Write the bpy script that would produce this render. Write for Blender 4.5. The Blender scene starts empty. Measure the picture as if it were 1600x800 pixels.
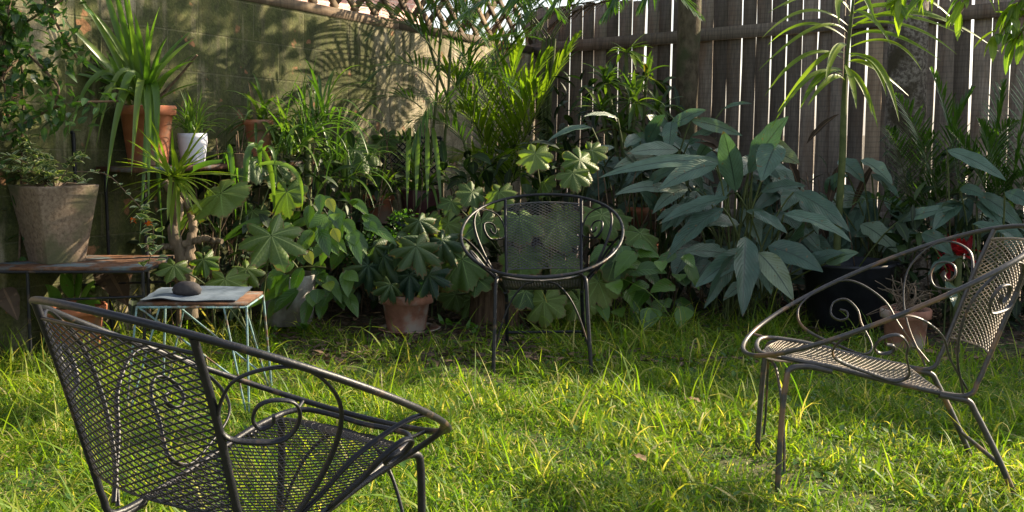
import bpy, math, random
import numpy as np
rng = np.random.default_rng(11)
random.seed(11)
sc = bpy.context.scene
col = sc.collection
R = math.radians
# ------------------------------------------------------------------ camera
F, TILT, CAMH = 1740.0, 0.1167, 1.124
cd = bpy.data.cameras.new("camera")
cam = bpy.data.objects.new("camera", cd)
col.objects.link(cam)
cd.sensor_width = 36.0
cd.lens = F / 1600 * 36
cam.location = (0, 0, CAMH)
cam.rotation_euler = (math.pi / 2 - TILT, 0, 0)
cd.clip_start = 0.05
cd.clip_end = 500
sc.camera = cam
# ------------------------------------------------------------------ light
SUN_EL, SUN_AZ = R(26.5), math.atan2(0.42, 0.91)      # direction towards the sun: right, beyond the fence
SUN_DIR = np.array([math.cos(SUN_EL) * math.cos(SUN_AZ), math.cos(SUN_EL) * math.sin(SUN_AZ), math.sin(SUN_EL)])
world = bpy.data.worlds.new("World")
sc.world = world
world.use_nodes = True
wn = world.node_tree
bg = wn.nodes["Background"]
sky = wn.nodes.new("ShaderNodeTexSky")
sky.sky_type = 'NISHITA'
sky.sun_disc = False
sky.sun_elevation = SUN_EL
sky.sun_rotation = math.pi / 2 - SUN_AZ
sky.air_density = 1.0
sky.dust_density = 2.0
hsv = wn.nodes.new("ShaderNodeHueSaturation")
hsv.inputs["Saturation"].default_value = 0.55
wn.links.new(sky.outputs[0], hsv.inputs["Color"])
wn.links.new(hsv.outputs[0], bg.inputs[0])
bg.inputs[1].default_value = 0.10
sd = bpy.data.lights.new("sun", 'SUN')
sd.energy = 5.0
sd.angle = R(0.5)
sd.color = (1.0, 0.83, 0.58)
sun = bpy.data.objects.new("sun", sd)
col.objects.link(sun)
from mathutils import Vector
sun.rotation_euler = Vector(SUN_DIR).to_track_quat('Z', 'Y').to_euler()
sc.view_settings.view_transform = 'Standard'
sc.view_settings.look = 'None'
sc.view_settings.gamma = 1
sc.view_settings.exposure = 1.6
sc.cycles.max_bounces = 7
sc.cycles.diffuse_bounces = 3
sc.cycles.transmission_bounces = 4
sc.cycles.transparent_max_bounces = 8
sc.cycles.use_denoising = True


# ------------------------------------------------------------------ measuring helpers
def ray(px, py):
    x = (px - 800) / F
    z = -(py - 400) / F
    return np.array([x, math.cos(TILT) + z * math.sin(TILT), -math.sin(TILT) + z * math.cos(TILT)])


def at(px, py, Y):
    r = ray(px, py)
    return np.array([0, 0, CAMH]) + r * Y / r[1]


def plane_hit(px, py, B, d, U):
    A = np.array([d, U, -ray(px, py)]).T
    return np.linalg.solve(A, np.array([0, 0, CAMH]) - B)


# ------------------------------------------------------------------ object helpers
def props(o, label=None, cat=None, group=None, kind=None):
    if label: o["label"] = label
    if cat: o["category"] = cat
    if group: o["group"] = group
    if kind: o["kind"] = kind
    return o


def thing(name, loc, label, cat, group=None):
    o = bpy.data.objects.new(name, None)
    o.empty_display_size = 0.1
    col.objects.link(o)
    o.location = [float(v) for v in loc]
    return props(o, label, cat, group)


class G:
    """collects geometry (numpy) and links it as one mesh object"""
    def __init__(s):
        s.v = []; s.f4 = []; s.u4 = []; s.r4 = []; s.f3 = []; s.u3 = []; s.r3 = []; s.n = 0

    def quads(s, V, Q, UV=None, rnd=0.5):
        V = np.asarray(V, float).reshape(-1, 3)
        Q = np.asarray(Q, int).reshape(-1, 4)
        s.v.append(V)
        s.f4.append(Q + s.n)
        s.u4.append(np.zeros((len(Q) * 4, 2)) if UV is None else np.asarray(UV, float).reshape(-1, 2))
        s.r4.append(np.broadcast_to(rnd, (len(Q),)).astype(float))
        s.n += len(V)

    def tris(s, V, T, UV=None, rnd=0.5):
        V = np.asarray(V, float).reshape(-1, 3)
        T = np.asarray(T, int).reshape(-1, 3)
        s.v.append(V)
        s.f3.append(T + s.n)
        s.u3.append(np.zeros((len(T) * 3, 2)) if UV is None else np.asarray(UV, float).reshape(-1, 2))
        s.r3.append(np.broadcast_to(rnd, (len(T),)).astype(float))
        s.n += len(V)

    def box(s, c, ax, ay, az, rnd=0.5, uvs=1.0):
        """c centre, ax ay az half-extent vectors"""
        c, ax, ay, az = [np.asarray(q, float) for q in (c, ax, ay, az)]
        V = [c + i * ax + j * ay + k * az for i in (-1, 1) for j in (-1, 1) for k in (-1, 1)]
        Q = [(0, 1, 3, 2), (4, 6, 7, 5), (0, 4, 5, 1), (2, 3, 7, 6), (0, 2, 6, 4), (1, 5, 7, 3)]
        s.quads(V, Q, None, rnd)

    def tube(s, pts, r, n=8, rnd=0.5, cap=True, up=None, flat=None):
        """tube along pts; r scalar or per point; flat=(ru,rv) gives a flat bar"""
        P = np.asarray(pts, float)
        m = len(P)
        T = np.gradient(P, axis=0)
        T /= np.linalg.norm(T, axis=1)[:, None] + 1e-12
        up = np.array([0, 0, 1.0]) if up is None else np.asarray(up, float)
        N = np.zeros_like(P)
        a = up - T[0] * (up @ T[0])
        if np.linalg.norm(a) < 1e-3:
            a = np.array([1.0, 0, 0]) - T[0] * T[0][0]
        N[0] = a / np.linalg.norm(a)
        for i in range(1, m):
            b = N[i - 1] - T[i] * (N[i - 1] @ T[i])
            N[i] = b / (np.linalg.norm(b) + 1e-12)
        B = np.cross(T, N)
        th = np.arange(n) / n * 2 * math.pi
        rr = np.broadcast_to(np.asarray(r, float), (m,))
        ru, rv = (rr, rr) if flat is None else (np.full(m, flat[0]), np.full(m, flat[1]))
        V = P[:, None] + N[:, None] * (np.cos(th)[None, :, None] * ru[:, None, None]) + B[:, None] * (np.sin(th)[None, :, None] * rv[:, None, None])
        i = np.arange(m - 1)[:, None] * n
        j = np.arange(n)[None, :]
        k = (j + 1) % n
        Q = np.stack([i + j, i + k, i + n + k, i + n + j], -1).reshape(-1, 4)
        s.quads(V.reshape(-1, 3), Q, None, rnd)
        if cap:
            for ring, c in ((V[0][::-1], P[0]), (V[-1], P[-1])):
                vv = np.vstack([ring, c])
                s.tris(vv, [(a, (a + 1) % n, n) for a in range(n)], None, rnd)

    def lathe(s, prof, c, n=40, squash=1.0, rnd=0.5, tilt=None):
        """prof list of (r,z)"""
        pr = np.asarray(prof, float)
        th = np.arange(n) / n * 2 * math.pi
        V = np.stack([pr[:, None, 0] * np.cos(th), pr[:, None, 0] * np.sin(th) * squash, np.broadcast_to(pr[:, None, 1], (len(pr), n))], -1)
        V = V.reshape(-1, 3)
        if tilt is not None:
            V = V @ np.array(tilt).T
        V = V + np.asarray(c, float)
        i = np.arange(len(pr) - 1)[:, None] * n
        j = np.arange(n)[None]
        k = (j + 1) % n
        Q = np.stack([i + j, i + k, i + n + k, i + n + j], -1).reshape(-1, 4)
        s.quads(V, Q, None, rnd)

    def build(s, name, mat, parent=None, smooth=False, local=False, loc=None):
        V = np.vstack(s.v)
        if parent is not None and not local:
            V = V - np.array(parent.location)
        elif loc is not None:
            V = V - np.asarray(loc)
        me = bpy.data.meshes.new(name)
        f4 = np.vstack(s.f4) if s.f4 else np.zeros((0, 4), int)
        f3 = np.vstack(s.f3) if s.f3 else np.zeros((0, 3), int)
        n4, n3 = len(f4), len(f3)
        me.vertices.add(len(V))
        me.vertices.foreach_set("co", V.astype(np.float32).ravel())
        me.loops.add(n4 * 4 + n3 * 3)
        me.loops.foreach_set("vertex_index", np.concatenate([f4.ravel(), f3.ravel()]).astype(np.int32))
        me.polygons.add(n4 + n3)
        me.polygons.foreach_set("loop_start", np.concatenate([np.arange(n4) * 4, n4 * 4 + np.arange(n3) * 3]).astype(np.int32))
        me.polygons.foreach_set("loop_total", np.concatenate([np.full(n4, 4), np.full(n3, 3)]).astype(np.int32))
        uv = me.uv_layers.new(name="UVMap")
        U = np.vstack([np.vstack(s.u4) if s.u4 else np.zeros((0, 2)), np.vstack(s.u3) if s.u3 else np.zeros((0, 2))])
        me.update(calc_edges=True)
        uv.data.foreach_set("uv", U.astype(np.float32).ravel())
        at_ = me.attributes.new("rnd", 'FLOAT', 'FACE')
        at_.data.foreach_set("value", np.concatenate(s.r4 + s.r3).astype(np.float32))
        me.materials.append(mat)
        if smooth:
            me.polygons.foreach_set("use_smooth", np.ones(n4 + n3, bool))
        me.update()
        o = bpy.data.objects.new(name, me)
        col.objects.link(o)
        if parent is not None:
            o.parent = parent
        elif loc is not None:
            o.location = [float(q) for q in loc]
        return o


# ------------------------------------------------------------------ materials
def new_mat(name):
    m = bpy.data.materials.new(name)
    m.use_nodes = True
    nt = m.node_tree
    return m, nt, nt.nodes["Principled BSDF"], nt.nodes["Material Output"]


def nd(nt, t, **k):
    n = nt.nodes.new(t)
    for a, b in k.items():
        setattr(n, a, b)
    return n


def math_n(nt, op, a, b=None, c=None):
    n = nt.nodes.new("ShaderNodeMath")
    n.operation = op
    for i, x in enumerate((a, b, c)):
        if x is None: continue
        if isinstance(x, (int, float)): n.inputs[i].default_value = x
        else: nt.links.new(x, n.inputs[i])
    return n.outputs[0]


def mixc(nt, fac, a, b, mode='MIX'):
    n = nt.nodes.new("ShaderNodeMix")
    n.data_type = 'RGBA'
    n.blend_type = mode
    for s, x in ((0, fac), (6, a), (7, b)):
        if isinstance(x, (int, float)): n.inputs[s].default_value = x
        elif isinstance(x, tuple): n.inputs[s].default_value = (*x, 1)
        else: nt.links.new(x, n.inputs[s])
    return n.outputs[2]


def ramp(nt, fac, stops):
    n = nt.nodes.new("ShaderNodeValToRGB")
    e = n.color_ramp.elements
    while len(e) < len(stops): e.new(0.5)
    for q, (p, c) in zip(e, stops):
        q.position = p
        q.color = (*c, 1)
    nt.links.new(fac, n.inputs[0])
    return n.outputs[0]


def noise(nt, vec, scale, detail=3, rough=.55):
    n = nt.nodes.new("ShaderNodeTexNoise")
    n.inputs["Scale"].default_value = scale
    n.inputs["Detail"].default_value = detail
    n.inputs["Roughness"].default_value = rough
    if vec is not None: nt.links.new(vec, n.inputs["Vector"])
    return n.outputs[0]


def mapping(nt, vec, s):
    n = nt.nodes.new("ShaderNodeMapping")
    n.inputs["Scale"].default_value = s
    nt.links.new(vec, n.inputs["Vector"])
    return n.outputs[0]


def bump(nt, bsdf, h, strength=.4, dist=.01):
    n = nt.nodes.new("ShaderNodeBump")
    n.inputs["Strength"].default_value = strength
    n.inputs["Distance"].default_value = dist
    nt.links.new(h, n.inputs["Height"])
    nt.links.new(n.outputs[0], bsdf.inputs["Normal"])


def leaf_mat(name, stops, rough=.45, trans=.35, tcol=None, vein='none', veinc=(.25, .32, .12), nv=8, veinf=.6, spec=.5, edge=None, mottle=0.25):
    """stops: colours picked by a random value per leaf; thin leaf = reflection + transmission"""
    m, nt, b, out = new_mat(name)
    a = nd(nt, "ShaderNodeAttribute", attribute_name="rnd")
    uv = nd(nt, "ShaderNodeUVMap", uv_map="UVMap")
    tc = nd(nt, "ShaderNodeTexCoord")
    c = ramp(nt, a.outputs["Fac"], stops)
    nz = noise(nt, tc.outputs["Object"], 14, 3)
    dk = mixc(nt, 1.0, c, (0.5, 0.55, 0.45), 'MULTIPLY')
    c = mixc(nt, math_n(nt, 'MULTIPLY', math_n(nt, 'SUBTRACT', nz, .35), mottle * 3), c, dk)
    sep = nd(nt, "ShaderNodeSeparateXYZ")
    nt.links.new(uv.outputs[0], sep.inputs[0])
    u, v = sep.outputs[0], sep.outputs[1]
    du = math_n(nt, 'ABSOLUTE', math_n(nt, 'SUBTRACT', u, .5))
    if vein == 'pinnate':
        mid = math_n(nt, 'LESS_THAN', du, .03)
        w = math_n(nt, 'FRACT', math_n(nt, 'SUBTRACT', math_n(nt, 'MULTIPLY', v, nv), math_n(nt, 'MULTIPLY', du, nv * .55)))
        side = math_n(nt, 'LESS_THAN', w, .12)
        fac = math_n(nt, 'MULTIPLY', math_n(nt, 'MAXIMUM', mid, math_n(nt, 'MULTIPLY', side, .55)), veinf)
        c = mixc(nt, fac, c, veinc)
        bump(nt, b, math_n(nt, 'ABSOLUTE', math_n(nt, 'SUBTRACT', w, .5)), .5, .004)
        tip = math_n(nt, 'GREATER_THAN', math_n(nt, 'ADD', v, math_n(nt, 'MULTIPLY', noise(nt, tc.outputs['Object'], 18, 3), .5)), 1.24)
        spots = math_n(nt, 'GREATER_THAN', noise(nt, tc.outputs['Object'], 38, 2), .69)
        c = mixc(nt, math_n(nt, 'MULTIPLY', math_n(nt, 'MAXIMUM', tip, spots), .8), c, (.14, .085, .035))
    elif vein == 'mid':
        c = mixc(nt, math_n(nt, 'MULTIPLY', math_n(nt, 'LESS_THAN', du, .06), veinf), c, veinc)
    elif vein == 'stripe':      # long fibres of grass-like blades
        st = math_n(nt, 'SINE', math_n(nt, 'MULTIPLY', u, 40))
        c = mixc(nt, math_n(nt, 'MULTIPLY_ADD', st, .12, .12), c, veinc)
    elif vein == 'palmate':     # u = position across the lobe (vein at .5), v = radius
        thin = math_n(nt, 'DIVIDE', .022, math_n(nt, 'ADD', v, .08))
        mid = math_n(nt, 'LESS_THAN', du, thin)
        w = math_n(nt, 'FRACT', math_n(nt, 'SUBTRACT', math_n(nt, 'MULTIPLY', v, 7), math_n(nt, 'MULTIPLY', du, 5.0)))
        side = math_n(nt, 'MULTIPLY', math_n(nt, 'LESS_THAN', w, .1), .35)
        rim = math_n(nt, 'GREATER_THAN', math_n(nt, 'ADD', v, math_n(nt, 'MULTIPLY', noise(nt, tc.outputs['Object'], 30, 3), .35)), 1.13)
        c = mixc(nt, math_n(nt, 'MULTIPLY', rim, .75), c, (.13, .075, .03))
        blot = ramp(nt, noise(nt, tc.outputs['Object'], 6, 3), [(.45, (0, 0, 0)), (.65, (1, 1, 1))])
        c = mixc(nt, math_n(nt, 'MULTIPLY', blot, .35), c, (.13, .17, .03))
        fade = math_n(nt, 'SUBTRACT', 1.1, v)
        fac = math_n(nt, 'MULTIPLY', math_n(nt, 'MULTIPLY', math_n(nt, 'MAXIMUM', mid, side), fade), veinf)
        c = mixc(nt, fac, c, veinc)
        bump(nt, b, math_n(nt, 'ABSOLUTE', math_n(nt, 'SUBTRACT', w, .5)), .4, .004)
    if edge is not None:        # pale margins of variegated leaves
        e = math_n(nt, 'GREATER_THAN', math_n(nt, 'ADD', du, math_n(nt, 'MULTIPLY', noise(nt, tc.outputs["Object"], 60, 2), .25)), .43)
        c = mixc(nt, e, c, edge)
    nt.links.new(c, b.inputs["Base Color"])
    b.inputs["Roughness"].default_value = rough
    b.inputs["Specular IOR Level"].default_value = spec
    t = nd(nt, "ShaderNodeBsdfTranslucent")
    tc2 = mixc(nt, 1.0, c, tcol or (1.5, 1.75, .5), 'MULTIPLY')
    nt.links.new(tc2, t.inputs[0])
    mx = nd(nt, "ShaderNodeMixShader")
    mx.inputs[0].default_value = trans
    nt.links.new(b.outputs[0], mx.inputs[1])
    nt.links.new(t.outputs[0], mx.inputs[2])
    nt.links.new(mx.outputs[0], out.inputs[0])
    return m


def rough_mat(name, c1, c2, scale=20, c3=None, thr=(.48, .62), rough=.85, bmp=.4, stretch=(1, 1, 1), lo=.35, hi=.65, bdist=.01, spec=.3, metal=0, scale2=3):
    m, nt, b, out = new_mat(name)
    tc = nd(nt, "ShaderNodeTexCoord")
    vec = mapping(nt, tc.outputs["Object"], stretch)
    n1 = noise(nt, vec, scale, 6, .65)
    c = ramp(nt, n1, [(lo, c1), (hi, c2)])
    if c3:
        n2 = noise(nt, tc.outputs["Object"], scale2, 4)
        c = mixc(nt, ramp(nt, n2, [(thr[0], (0, 0, 0)), (thr[1], (1, 1, 1))]), c, c3)
    nt.links.new(c, b.inputs["Base Color"])
    b.inputs["Roughness"].default_value = rough
    b.inputs["Specular IOR Level"].default_value = spec
    b.inputs["Metallic"].default_value = metal
    bump(nt, b, n1, bmp, bdist)
    return m


M = {}
M['iron'] = rough_mat('black_iron', (.005, .006, .010), (.010, .011, .016), 60, (.07, .045, .03), thr=(.60, .66), rough=.42, bmp=.5, bdist=.003, spec=.35, scale2=14)
M['mesh'] = rough_mat('iron_mesh', (.005, .006, .009), (.012, .012, .015), 80, (.02, .017, .014), rough=.42, bmp=.0, spec=.35, scale2=9)
M['worn_iron'] = rough_mat('worn_iron', (.018, .018, .022), (.05, .045, .042), 60, (.13, .075, .04), thr=(.56, .62), rough=.45, bmp=.25, bdist=.002, spec=.6, scale2=9)
M['sunlit_mesh'] = rough_mat('sunlit_mesh', (.09, .078, .065), (.26, .21, .155), 80, (.36, .28, .20), rough=.5, bmp=.0, spec=.6, scale2=8)  # right chair's mesh: the sun on it is put into the tan colour
M['blue_iron'] = rough_mat('blue_iron', (.10, .20, .22), (.22, .33, .35), 50, (.12, .07, .04), rough=.6, scale2=16)
M['rust'] = rough_mat('rusty_metal', (.06, .028, .016), (.15, .075, .04), 30, (.10, .13, .14), rough=.85, scale2=7)
M['terracotta'] = rough_mat('terracotta', (.30, .10, .05), (.42, .16, .085), 9, (.22, .15, .11), rough=.85, bmp=.15, scale2=6)
M['old_terracotta'] = rough_mat('old_terracotta', (.20, .09, .06), (.34, .17, .12), 12, (.33, .28, .24), rough=.9, bmp=.2, scale2=7)
M['planter'] = rough_mat('planter_stone', (.11, .078, .055), (.23, .175, .13), 60, (.085, .085, .045), rough=.95, bmp=.6, bdist=.004, scale2=4)
M['white_pot'] = rough_mat('white_glaze', (.55, .56, .66), (.62, .62, .70), 10, rough=.35, bmp=.05, spec=.5)
M['chipped'] = rough_mat('chipped_white', (.42, .42, .41), (.22, .20, .18), 14, (.12, .11, .09), rough=.85, bmp=.5)
M['black_plastic'] = rough_mat('black_plastic', (.012, .013, .017), (.022, .024, .032), 12, rough=.42, bmp=.05)
M['plum_pot'] = rough_mat('plum_glaze', (.05, .018, .022), (.09, .035, .04), 12, rough=.3, bmp=.05)
M['red_pot'] = rough_mat('red_plastic', (.35, .02, .02), (.45, .04, .03), 12, rough=.4, bmp=.05)
M['soil'] = rough_mat('potting_soil', (.02, .014, .009), (.07, .05, .032), 60, rough=1, bmp=1, bdist=.01)
M['bark'] = rough_mat('mottled_bark', (.05, .037, .022), (.13, .105, .07), 22, (.055, .06, .028), rough=.95, bmp=.8, stretch=(1, 1, .6), bdist=.015, scale2=5)
M['lichen_bark'] = rough_mat('lichen_bark', (.075, .06, .048), (.24, .21, .175), 45, (.055, .045, .028), rough=.95, bmp=.8, bdist=.012, lo=.42, hi=.6, scale2=5)
M['stump'] = rough_mat('stump_wood', (.05, .03, .018), (.17, .11, .07), 14, rough=.95, bmp=.9, stretch=(2.2, 2.2, .25), bdist=.03)
M['drift'] = rough_mat('pale_timber', (.11, .08, .055), (.24, .185, .135), 18, (.07, .06, .04), rough=.95, bmp=1, bdist=.02, stretch=(1, 1, .25))
M['twig'] = rough_mat('twig', (.07, .045, .03), (.16, .11, .07), 30, rough=.9)
M['cane'] = rough_mat('green_cane', (.05, .07, .02), (.10, .12, .04), 20, rough=.6, bmp=.1)
M['dead_leaf'] = leaf_mat('dead_leaf', [(0, (.035, .022, .014)), (.6, (.085, .055, .035)), (.9, (.17, .11, .065)), (1, (.30, .20, .11))], .8, .2, (1, .8, .5), 'mid', (.2, .13, .08))


# fence timber: grey weathered boards, grain along the board
def fence_mat(name, dark, mid, light, sc_=1.0):
    m, nt, b, out = new_mat(name)
    tc = nd(nt, "ShaderNodeTexCoord")
    at_ = nd(nt, "ShaderNodeAttribute", attribute_name="rnd")
    off = nd(nt, "ShaderNodeCombineXYZ")
    nt.links.new(math_n(nt, 'MULTIPLY', at_.outputs["Fac"], 37), off.inputs[0])
    add = nd(nt, "ShaderNodeVectorMath", operation='ADD')
    nt.links.new(tc.outputs["Object"], add.inputs[0])
    nt.links.new(off.outputs[0], add.inputs[1])
    n1 = noise(nt, mapping(nt, add.outputs[0], (26 * sc_, 26 * sc_, 1.3)), 3, 6, .7)
    n2 = noise(nt, mapping(nt, add.outputs[0], (3, 3, 1.2)), 2.5, 4)
    saw = nd(nt, "ShaderNodeTexWave")
    saw.bands_direction = 'Z'
    saw.inputs["Scale"].default_value = 9
    saw.inputs["Distortion"].default_value = 1.5
    nt.links.new(add.outputs[0], saw.inputs["Vector"])
    c = ramp(nt, n1, [(.3, dark), (.52, mid), (.75, light)])
    c = mixc(nt, math_n(nt, 'MULTIPLY', n2, .55), c, (.045, .04, .035))
    n3 = noise(nt, mapping(nt, add.outputs[0], (5, 5, .8)), 2, 4)
    c = mixc(nt, math_n(nt, 'MULTIPLY', ramp(nt, n3, [(.52, (0, 0, 0)), (.66, (1, 1, 1))]), .5), c, (.14, .085, .05))
    c = mixc(nt, math_n(nt, 'MULTIPLY', math_n(nt, 'LESS_THAN', saw.outputs[1], .16), .22), c, (.05, .045, .045))
    br = math_n(nt, 'MULTIPLY_ADD', at_.outputs["Fac"], .85, .5)
    cm = nd(nt, "ShaderNodeCombineColor")
    for i in range(3): nt.links.new(br, cm.inputs[i])
    c = mixc(nt, 1.0, c, cm.outputs[0], 'MULTIPLY')
    nt.links.new(c, b.inputs["Base Color"])
    b.inputs["Roughness"].default_value = .9
    bump(nt, b, n1, .7, .004)
    return m


M['fence'] = fence_mat('weathered_boards', (.10, .08, .063), (.23, .185, .148), (.35, .29, .235))
M['pale_fence'] = fence_mat('sunlit_pale_timber', (.26, .18, .12), (.38, .28, .19), (.48, .37, .26))  # pale wood, with sunlight through the wide gap put into its colour
M['lattice'] = fence_mat('lattice_timber', (.09, .062, .036), (.17, .115, .065), (.25, .18, .11), .5)


def wall_mat():
    m, nt, b, out = new_mat('mossy_render')
    uv = nd(nt, "ShaderNodeUVMap", uv_map="UVMap")
    tc = nd(nt, "ShaderNodeTexCoord")
    br = nd(nt, "ShaderNodeTexBrick")
    br.inputs["Scale"].default_value = 1
    br.inputs["Brick Width"].default_value = .42
    br.inputs["Row Height"].default_value = .21
    br.inputs["Mortar Size"].default_value = .006
    br.inputs["Mortar Smooth"].default_value = .6
    nt.links.new(uv.outputs[0], br.inputs["Vector"])
    big = noise(nt, tc.outputs["Object"], 1.6, 5, .6)
    mid = noise(nt, tc.outputs["Object"], 6, 6, .65)
    fine = noise(nt, tc.outputs["Object"], 45, 4, .7)
    streak = noise(nt, mapping(nt, uv.outputs[0], (9, 1.0, 1)), 1.5, 4)
    sep = nd(nt, "ShaderNodeSeparateXYZ")
    nt.links.new(uv.outputs[0], sep.inputs[0])
    # u = metres from the corner: the moss is heaviest towards the left half
    bias = math_n(nt, 'MULTIPLY', math_n(nt, 'SUBTRACT', math_n(nt, 'MINIMUM', sep.outputs[0], 2.9), 1.6), .14)
    bias = math_n(nt, 'SUBTRACT', bias, math_n(nt, 'MULTIPLY', math_n(nt, 'MAXIMUM', math_n(nt, 'SUBTRACT', sep.outputs[0], 3.3), 0), .07))
    k = math_n(nt, 'ADD', math_n(nt, 'ADD', math_n(nt, 'MULTIPLY', big, .55), math_n(nt, 'MULTIPLY', streak, .45)), bias)
    plaster = ramp(nt, mid, [(.3, (.24, .19, .13)), (.5, (.40, .34, .25)), (.72, (.52, .46, .37))])
    moss = ramp(nt, mid, [(.3, (.02, .027, .007)), (.5, (.05, .06, .013)), (.72, (.11, .105, .035))])
    c = mixc(nt, ramp(nt, k, [(.42, (0, 0, 0)), (.60, (1, 1, 1))]), plaster, moss)
    c = mixc(nt, math_n(nt, 'MULTIPLY', ramp(nt, noise(nt, mapping(nt, uv.outputs[0], (7, .8, 1)), 2.2, 6, .7), [(.5, (0, 0, 0)), (.62, (1, 1, 1))]), .6), c, (.07, .065, .035))
    c = mixc(nt, math_n(nt, 'MULTIPLY', ramp(nt, noise(nt, tc.outputs['Object'], 22, 6, .75), [(.52, (0, 0, 0)), (.66, (1, 1, 1))]), .45), c, (.12, .13, .04))
    c = mixc(nt, math_n(nt, 'MULTIPLY', ramp(nt, noise(nt, tc.outputs["Object"], 9, 2), [(.66, (0, 0, 0)), (.70, (1, 1, 1))]), .6), c, (.30, .13, .07))
    c = mixc(nt, math_n(nt, 'MULTIPLY', br.outputs["Fac"], .16), c, (.2, .18, .12))
    grit = ramp(nt, noise(nt, tc.outputs['Object'], 85, 5, .8), [(.34, (.45, .42, .36)), (.52, (1, 1, 1)), (.7, (1.25, 1.2, 1.1))])
    c = mixc(nt, .8, c, grit, 'MULTIPLY')
    nt.links.new(c, b.inputs["Base Color"])
    b.inputs["Roughness"].default_value = .95
    h = math_n(nt, 'SUBTRACT', math_n(nt, 'ADD', math_n(nt, 'MULTIPLY', fine, .6), mid), math_n(nt, 'MULTIPLY', br.outputs["Fac"], .6))
    bump(nt, b, h, .5, .015)
    return m


M['wall'] = wall_mat()


def ground_mat():
    m, nt, b, out = new_mat('garden_soil')
    tc = nd(nt, "ShaderNodeTexCoord")
    n1 = noise(nt, tc.outputs["Object"], 38, 6, .7)
    n2 = noise(nt, tc.outputs["Object"], 1.7, 4)
    c = ramp(nt, n1, [(.3, (.018, .013, .008)), (.5, (.06, .045, .025)), (.68, (.15, .11, .07))])
    g = ramp(nt, n1, [(.3, (.03, .045, .01)), (.6, (.10, .12, .03)), (.75, (.22, .19, .09))])
    sp = nd(nt, 'ShaderNodeSeparateXYZ'); nt.links.new(tc.outputs['Object'], sp.inputs[0])
    lawn = math_n(nt, 'LESS_THAN', math_n(nt, 'ADD', sp.outputs[1], math_n(nt, 'MULTIPLY', n2, .8)), 6.1)
    c = mixc(nt, math_n(nt, 'MULTIPLY', lawn, ramp(nt, n2, [(.35, (.45, .45, .45)), (.6, (1, 1, 1))])), c, g)
    nt.links.new(c, b.inputs["Base Color"])
    b.inputs["Roughness"].default_value = 1
    bump(nt, b, n1, .8, .02)
    return m


M['ground'] = ground_mat()
M['path'] = rough_mat('pale_concrete', (.50, .47, .42), (.62, .59, .54), 6, rough=.9)
M['grass'] = leaf_mat('grass_blade', [(0, (.05, .13, .012)), (.45, (.14, .235, .02)), (.75, (.29, .34, .045)), (.9, (.44, .40, .11)), (1, (.50, .42, .25))], .55, .52, (1.6, 1.6, .5), 'stripe', (.09, .2, .025), spec=.3, mottle=.1)
M['weed'] = leaf_mat('weed_leaf', [(0, (.03, .09, .012)), (1, (.09, .18, .03))], .45, .4)
M['strap'] = leaf_mat('strap_leaf', [(0, (.04, .10, .015)), (.6, (.085, .17, .025)), (1, (.17, .24, .05))], .35, .4, vein='stripe', veinc=(.16, .24, .06), spec=.55)
M['bright_strap'] = leaf_mat('bright_strap', [(0, (.08, .15, .012)), (1, (.22, .28, .035))], .35, .45, vein='stripe', veinc=(.2, .26, .04))
M['begonia'] = leaf_mat('begonia_leaf', [(0, (.03, .07, .018)), (.6, (.075, .135, .028)), (1, (.13, .18, .035))], .5, .3, vein='palmate', veinc=(.22, .34, .10), veinf=.8, spec=.4)
M['bright_begonia'] = leaf_mat('bright_begonia', [(0, (.06, .12, .02)), (1, (.17, .24, .05))], .45, .4, vein='palmate', veinc=(.36, .44, .16), veinf=.8)
M['blue_begonia'] = leaf_mat('blue_begonia', [(0, (.018, .05, .032)), (.8, (.04, .09, .05)), (1, (.10, .15, .05))], .5, .25, vein='pinnate', nv=7, veinc=(.09, .16, .08))
M['dark_begonia'] = leaf_mat('dark_begonia', [(0, (.012, .035, .022)), (.7, (.028, .065, .035)), (1, (.06, .10, .035))], .5, .25, vein='palmate', veinc=(.09, .15, .07), veinf=.7, spec=.35)
M['silver'] = leaf_mat('silver_leaf', [(0, (.05, .10, .07)), (.6, (.11, .185, .135)), (.9, (.18, .25, .19)), (1, (.20, .23, .12))], .36, .18, (1.1, 1.4, .5), 'pinnate', (.025, .045, .03), nv=13, veinf=.85, spec=.55, mottle=.6)
M['glossy'] = leaf_mat('glossy_leaf', [(0, (.035, .09, .012)), (.75, (.09, .18, .022)), (.93, (.12, .22, .03)), (1, (.38, .38, .03))], .28, .3, vein='pinnate', nv=8, veinc=(.10, .2, .04), spec=.7)
M['palm'] = leaf_mat('palm_leaflet', [(0, (.025, .07, .012)), (1, (.07, .14, .025))], .35, .35, vein='mid', veinc=(.12, .18, .05))
M['yellow_palm'] = leaf_mat('yellow_palm_leaflet', [(0, (.07, .14, .012)), (1, (.22, .29, .03))], .35, .5, vein='mid', veinc=(.25, .3, .06))
M['cord'] = leaf_mat('cordyline_leaf', [(0, (.03, .07, .015)), (.6, (.07, .13, .02)), (.9, (.13, .19, .03)), (1, (.14, .03, .03))], .38, .4, vein='stripe', veinc=(.12, .16, .05))
M['small'] = leaf_mat('small_leaf', [(0, (.02, .055, .018)), (1, (.055, .12, .025))], .35, .3, vein='mid', veinc=(.1, .17, .05))
M['tree_leaf'] = leaf_mat('tree_leaf', [(0, (.03, .07, .012)), (1, (.10, .17, .025))], .4, .4, vein='mid', veinc=(.1, .17, .05))
M['varieg'] = leaf_mat('variegated_leaf', [(0, (.05, .10, .05)), (1, (.10, .17, .08))], .5, .3, vein='mid', veinc=(.2, .3, .15), edge=(.48, .50, .30))
M['red_leaf'] = leaf_mat('red_bract', [(0, (.25, .012, .02)), (1, (.5, .03, .03))], .35, .4, (1.3, .8, .8))
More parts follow.
